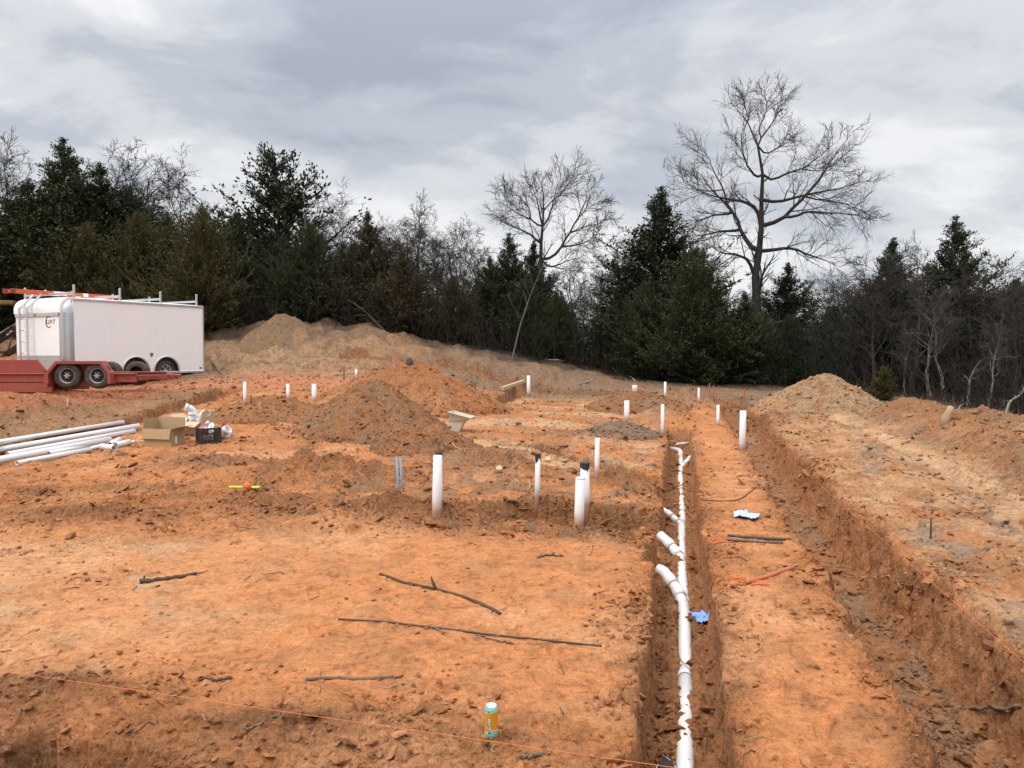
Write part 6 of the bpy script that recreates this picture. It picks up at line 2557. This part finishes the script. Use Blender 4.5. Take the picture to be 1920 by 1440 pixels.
stick('branch', 'pale branch slanting on the steep tan dirt pile', 'branch', [(1470, 766), (1482, 760), (1494, 755)], 0.018, 0.014, BARK_P, (), 17)
stick('branch', 'thin pale branch behind the stump piece on the spoil ridge', 'branch', [(1785, 775), (1800, 766), (1812, 757)], 0.02, 0.014, BARK_P, (), 18)
stick('branch', 'small pale upright stick on the red berm at the left', 'branch', [(126, 765), (127, 756), (128, 748)], 0.016, 0.02, ROOT, (), 19)
stick('branch', 'dark pole leaning in the dirt behind the white trailer', 'branch', [(414, 702), (404, 690), (395, 678)], 0.03, 0.03, WOOD, (), 20)
stick('branch', 'pale bent branch lying on the brown edge before the woods', 'branch', [(1085, 722), (1105, 716), (1117, 709)], 0.03, 0.022, BARK_P, (), 23)
stick('branch', 'fallen pale limb below the foot of the slanting sapling', 'branch', [(1022, 676), (1045, 678), (1062, 678)], 0.045, 0.03, BARK_P, (), 24)
stick('branch', 'pale hooked root above the rear white pipe end', 'branch', [(1175, 706), (1184, 709), (1192, 716)], 0.03, 0.03, BARK_P, (), 25)
stick('branch', 'thin curved root in front of the lone thin stub, in the grey dirt', 'branch', [(990, 922), (995, 910), (990, 900)], 0.010, 0.010, ROOT, (), 26)
stick('branch', 'straw-coloured root on the right flank of the small brown pile', 'branch', [(848, 832), (860, 840), (872, 850)], 0.012, 0.008, ROOT, (), 27)

stick('steel_rod', 'long thin dark steel rod lying across the smooth clay', 'rod', [(635, 1162), (760, 1172), (880, 1187), (1000, 1199), (1128, 1213)], 0.0065, 0.0065, REBAR, (), 30, 0.0, 1.0, n=24)
stick('steel_rod', 'dark rod with orange marks lying across the strip above the blue towel', 'rod', [(1312, 938), (1380, 943), (1462, 948)], 0.008, 0.008, REBAR, (), 31, 0.0, 1.0)
stick('wooden_stake', 'upper of two dark stakes lying side by side across the strip', 'stake', [(1364, 1006), (1420, 1010), (1474, 1014)], 0.013, 0.013, WOOD_D, (), 32, 0.002, 1.0)
stick('wooden_stake', 'lower of two dark stakes lying side by side across the strip', 'stake', [(1362, 1014), (1415, 1016), (1468, 1020)], 0.014, 0.013, WOOD, (), 33, 0.002, 1.0)
stick('wooden_stake', 'faded orange stake lying on the strip between the trenches', 'stake', [(1398, 1096), (1440, 1083), (1488, 1067)], 0.017, 0.017, STAKE_O, (), 34, 0.0, 1.0)


def tangle(label, px, py, w, seed):
    p = on_ground(px, py)
    g = np.random.default_rng(seed)
    n = 90
    a = np.cumsum(g.normal(0.45, 0.35, n))
    rad = w * (0.35 + 0.65 * np.abs(pn(np.arange(n) * 0.13, np.full(n, seed * 1.0), 4)) * 1.6)
    x = p[0] + rad * np.cos(a) + w * 0.4 * np.sin(np.arange(n) * 0.07)
    y = p[1] + rad * 0.8 * np.sin(a)
    z = surface(x, y) + 0.008 + 0.012 * g.uniform(0, 1, n)
    P = resample(np.stack([x, y, z], 1) - p, 220)
    m = MB()
    m.tube([tuple(q) for q in P], 0.0022, 5)
    o = m.build('string_tangle', STRING)
    o.location = p
    tag(o, label, 'string')


tangle('orange string tangle at the left end of the orange stake', 1378, 1085, 0.10, 3)
tangle('small orange string tangle looped round the orange stake', 1425, 1096, 0.08, 4)
tangle('orange string tangle at the trench lip beside the two dark stakes', 1350, 1015, 0.11, 5)


def peg(name, label, px, yb, yt, r, mat, cat='stake', lean=0.0, sq=False):
    p = on_ground(px, yb)
    top = at_depth(px, yt, p[1])
    h = top[2] - p[2]
    m = MB()
    if sq:
        m.bar((0, 0, -0.2), (lean * h, 0, h), r * 2, r * 2, bev=r * 0.2, up=(0, 1, 0))
    else:
        m.tube([(0, 0, -0.2), (lean * h * 0.5, 0, h * 0.5), (lean * h, 0, h), (lean * h, 0, h + 0.002)], [r, r, r, r * 0.6], 8)
    o = m.build(name, mat)
    o.location = p
    tag(o, label, cat)
    return p, h


peg('marker_pin', 'thin dark steel pin standing in the sand right of the footing trench', 1745, 1010, 971, 0.009, REBAR)
peg('survey_stake', 'left one of two thin orange stakes side by side at the rear', 1330, 744, 719, 0.016, STAKE_O, sq=True)
peg('survey_stake', 'right one of two thin orange stakes side by side at the rear', 1338, 745, 723, 0.016, STAKE_O, sq=True)
peg('survey_stake', 'lone orange stake at the rear, left of the steep tan dirt pile', 1396, 752, 729, 0.016, STAKE_O, sq=True)
peg('marker_pin', 'dark steel pin at the foot of the sandy bank by a board', 645, 712, 688, 0.016, REBAR)
peg('marker_pin', 'thin dark pin beside the leftmost thin white stub', 471, 757, 741, 0.012, REBAR)


def spool():
    p = on_ground(464, 919)
    t = thing('string_reel', 'orange string wound on a yellow reel lying on the clay', 'string reel', (p[0], p[1], p[2] + 0.045), math.radians(-4))
    m = MB()
    prof = [(0.012, -0.055), (0.030, -0.05), (0.047, -0.03), (0.052, 0.0), (0.047, 0.03), (0.030, 0.05), (0.012, 0.055)]
    mm = MB()
    mm.lathe(prof, 20)
    me = mm.mesh('string')
    xform(me, lambda c: np.stack([c[:, 2], c[:, 1], c[:, 0]], 1))
    link('wound_string', me, simple('wound_orange_string', (0.62, 0.14, 0.05), 0.85, bump=0.6, bscale=140), t)
    f = MB()
    f.bar((-0.24, 0, -0.005), (0.16, 0, -0.005), 0.035, 0.018, bev=0.004)
    f.box((0.11, 0, -0.005), (0.06, 0.06, 0.022), bev=0.005)
    f.build('reel', YELLOW, t)
    q = at_depth(478, 915, p[1] + 0.03)
    n = thing('marker_pin', 'short black pin stuck upright beside the yellow string reel', 'pin', (q[0], q[1], gz(q[0], q[1])))
    k = MB()
    k.tube([(0, 0, -0.1), (0.012, 0, 0.10), (0.022, 0, 0.185)], [0.006, 0.006, 0.005], 8)
    k.build('shaft', BLACK, n)
    k = MB()
    k.tube([(0.0195, 0, 0.165), (0.021, 0, 0.18)], 0.009, 8)
    k.build('collar', BLACK, n)


spool()


# ------------------------------------------------------------------ string lines
def string_line(label, a, b, sag, ends):
    A, B = Vector(a), Vector(b)
    t = thing('string_line', label, 'string', A)
    P = []
    for k in range(25):
        f = k / 24
        P.append(A.lerp(B, f) + Vector((0, 0, -sag * 4 * f * (1 - f))) - A)
    m = MB()
    m.tube(P, 0.0013, 5)
    m.build('cord', STRING, t)
    for i, (e, lb) in enumerate(zip((A, B), ends)):
        g = gz(e.x, e.y)
        k = MB()
        k.box((0, 0, (e.z - g) / 2 - 0.05), (0.035, 0.018, e.z - g + 0.25), bev=0.003)
        o = k.build('survey_stake', STAKE_O)
        o.location = (e.x, e.y + 0.012, g)
        tag(o, lb, 'stake')


x0, y0 = xy(-12.4, 3.87)
x1, y1 = xy(2.45, 3.15)
string_line('orange string stretched across the bottom left foreground', (x0, y0, 0.30), (x1, y1, 0.17), 0.01,
            ['stake holding the left end of the front string', 'stake holding the right end of the front string'])
x0, y0 = xy(1.97, 2.5)
x1, y1 = xy(1.16, 24.6)
string_line('orange string running along the right footing trench into the distance', (x0, y0, 0.19), (x1, y1, 0.66), 0.02,
            ['stake holding the near end of the right string', 'stake holding the far end of the right string'])


# ------------------------------------------------------------------ small things further back
def plank(name, label, a, b, w, h, mat, dz=0.02):
    A, B = Vector(on_ground(*a)), Vector(on_ground(*b))
    m = MB()
    m.bar((0, 0, h / 2 + dz), (B - A) + Vector((0, 0, h / 2 + dz)), w, h, bev=0.004)
    o = m.build(name, mat)
    o.location = A
    tag(o, label, 'board')


plank('plank', 'pale plank lying tilted over the rear ditch by a white stub', (942, 734), (982, 720), 0.10, 0.10, LUMBER, 0.05)
plank('plank', 'weathered board lying at the foot of the sandy bank', (622, 706), (662, 702), 0.09, 0.09, LUMBER, 0.0)


def funnel():
    p = on_ground(852, 806)
    s = p[1] / F
    t = thing('flared_form', 'beige plastic flared box form sticking out of the ditch behind the small pile', 'plastic form', (p[0], p[1], p[2] - 0.05), math.radians(-12))
    m = MB()
    # square throat flaring to a wide slanted mouth
    levels = [(0, 0, 10 * s, 9 * s, 0, 0), (7 * s, 20 * s, 13 * s, 10 * s, 0, 0), (14 * s, 34 * s, 20 * s, 16 * s, -5 * s, 0)]
    V = []
    for ins in (0, 0.012):
        for cx, cz, hw, hd, tilt, _ in levels:
            for sx, sy in ((-1, -1), (1, -1), (1, 1), (-1, 1)):
                V.append((cx + sx * (hw - ins), sy * (hd - ins), cz + sx * tilt))
    fs = []
    for o in (0, 12):
        for l in range(2):
            for k in range(4):
                q = (o + l * 4 + k, o + l * 4 + (k + 1) % 4, o + (l + 1) * 4 + (k + 1) % 4, o + (l + 1) * 4 + k)
                fs.append(q if o == 0 else q[::-1])
    fs += [(8 + k, 8 + (k + 1) % 4, 20 + (k + 1) % 4, 20 + k) for k in range(4)]
    m.add(V, fs)
    m.build('flared_wall', BEIGE, t)
    r = MB()
    cx, cz, hw, hd, tilt, _ = levels[2]
    for sx, sy, sx2, sy2 in ((-1, -1, 1, -1), (1, -1, 1, 1), (1, 1, -1, 1), (-1, 1, -1, -1)):
        r.bar((cx + sx * (hw + 0.01), sy * (hd + 0.01), cz + sx * tilt), (cx + sx2 * (hw + 0.01), sy2 * (hd + 0.01), cz + sx2 * tilt), 0.035, 0.015)
    r.build('flange', BEIGE, t)


funnel()


def log_stub(name, label, px, py, r, L, lean, mat):
    p = on_ground(px, py)
    t = thing(name, label, 'log', p)
    m = MB()
    m.tube([(-0.05 * L, 0, -0.1), (0, 0, L * 0.3), (lean * L * 0.6, 0, L * 0.7), (lean * L, 0.02, L)], [r * 1.35, r * 1.1, r * 0.9, r * 0.75], 12)
    m.build('trunk_piece', mat, t)
    k = MB()
    k.tube([(lean * L, 0.02, L + 0.001), (lean * L * 1.01, 0.02, L + 0.006)], r * 0.72, 12)
    k.build('cut_face', LUMBER, t)


log_stub('log_stump', 'short pale stump piece sticking out of the spoil ridge at the right', 1773, 793, 0.07, 0.30, 0.35, simple('sandy_wood', (0.36, 0.25, 0.15), 0.95, var=0.2))
log_stub('log_stump', 'dark stump end beside the top of the orange clay pile', 768, 680, 0.09, 0.10, -0.2, BARK)


def disc(label, px, py, r, d):
    p = on_ground(px, py)
    m = MB()
    m.tube([(0, 0, -0.02), (0, -0.02, r * 0.8), (0, -0.04, r * 1.4)], [r, r, r * 0.92], 16)
    o = m.build('cut_log_end', LUMBER)
    o.location = p
    tag(o, label, 'log')


disc('pale sawn root end in the grey dirt left of the taped thin stub', 936, 884, 0.045, 0.05)
disc('pale sawn root end half buried right of the taped thin stub', 1027, 866, 0.045, 0.05)


# toe of a shoe stepping into the near end of the drain trench
def shoe():
    p = at_depth(1250, 1442, 4.05)
    z = gz(p[0], p[1])
    t = thing('shoe', 'black shoe toe with white sole edge at the bottom of the drain trench', 'shoe', (p[0], p[1], z), math.radians(-14))
    n, m = 16, 10
    V = []
    L = 0.28
    for i in range(n):
        f = i / (n - 1)
        y = 0.06 - L * f
        wd = 0.048 * math.sin(min(1, f * 2.2 + 0.12) * math.pi / 2) * (1 - 0.12 * f) + 0.004
        hh = 0.045 + 0.055 * ss(0.15, 0.9, np.array(f)) * 1.0
        hh = float(hh) * math.sin(min(1, f * 3 + 0.25) * math.pi / 2)
        for k in range(m):
            a = math.pi * k / (m - 1)
            V.append((wd * math.cos(a), y, 0.022 + hh * math.sin(a) ** 0.8))
    b = MB()
    b.add(V, [(i * m + k, i * m + k + 1, (i + 1) * m + k + 1, (i + 1) * m + k) for i in range(n - 1) for k in range(m - 1)], True)
    b.build('upper', simple('black_mesh_cloth', (0.018, 0.019, 0.022), 0.8, bump=0.4, bscale=120), t)
    s = MB()
    out = []
    for i in range(n):
        f = i / (n - 1)
        wd = 0.052 * math.sin(min(1, f * 2.2 + 0.15) * math.pi / 2) * (1 - 0.12 * f) + 0.006
        out.append((wd, 0.068 - (L + 0.01) * f))
    poly = out + [(-x, y) for x, y in out[::-1]]
    s.prism(poly, 2, 0.0, 0.028)
    s.build('sole', WHITE_P, t)
    l = MB()
    l.tube([(-0.02, 0.0, 0.075), (0.0, -0.03, 0.095), (0.022, -0.07, 0.1)], 0.003, 6)
    l.build('lace', GALV, t)


shoe()


# ------------------------------------------------------------------ scattered twigs and roots too small to count
def build_twigs():
    g = np.random.default_rng(91)
    M = 3000
    ph = np.radians(g.uniform(-38, 38, M))
    rad = 2.6 * (26 / 2.6) ** (g.uniform(0, 1, M) ** 0.8)
    x, y = np.sin(ph) * rad, np.cos(ph) * rad
    fr, dep, lip = trench_frac(x, y)
    u, v = uv(x, y)
    rm = rough_map(x, y)
    pr = 0.08 + 0.25 * rm + 0.5 * (fr > 0.3) + 0.25 * (u > 2.2) + 0.5 * ((u > 1.1) & (u < 2.1))
    k = g.uniform(0, 1, M) < pr * 0.8
    x, y, rad, fr = x[k], y[k], rad[k], fr[k]
    n = len(x)
    L = g.uniform(0.05, 0.22, n) * (1 + 0.9 * (fr > 0.3)) * (0.8 + 0.03 * rad)
    a = g.uniform(0, 6.28, n)
    m = 6
    P = np.zeros((n, m, 3))
    P[:, 0, 0], P[:, 0, 1] = x, y
    for s in range(1, m):
        a = a + g.normal(0, 0.28, n)
        P[:, s, 0] = P[:, s - 1, 0] + np.cos(a) * L / (m - 1)
        P[:, s, 1] = P[:, s - 1, 1] + np.sin(a) * L / (m - 1)
    z = surface(P[..., 0].ravel(), P[..., 1].ravel()).reshape(n, m)
    z = np.maximum(z, np.linspace(0, 1, m)[None] * (z[:, -1:] - z[:, :1]) + z[:, :1])
    ok = (z.max(1) - z.min(1)) < 0.13
    P, z, L, rad, n = P[ok], z[ok], L[ok], rad[ok], int(ok.sum())
    P[..., 2] = z + 0.004 + np.abs(g.normal(0, 0.006, (n, m)))
    R = g.uniform(0.0016, 0.0042, n)[:, None] * (0.8 + 0.05 * rad)[:, None] * np.linspace(1, 0.5, m)[None]
    v_, q = tube_batch(P, R, 4)
    pale = g.uniform(0, 1, n) < 0.45
    me = mesh_np('scattered_twigs', v_, [q])
    me.materials.append(WOOD_D)
    me.materials.append(ROOT)
    mi = np.repeat(pale.astype(np.int32), (m - 1) * 4)
    me.polygons.foreach_set('material_index', mi)
    o = link('scattered_twigs', me)
    tag(o, 'small dark twigs and tan roots scattered over soil and trenches', 'twigs', kind='stuff')


build_twigs()
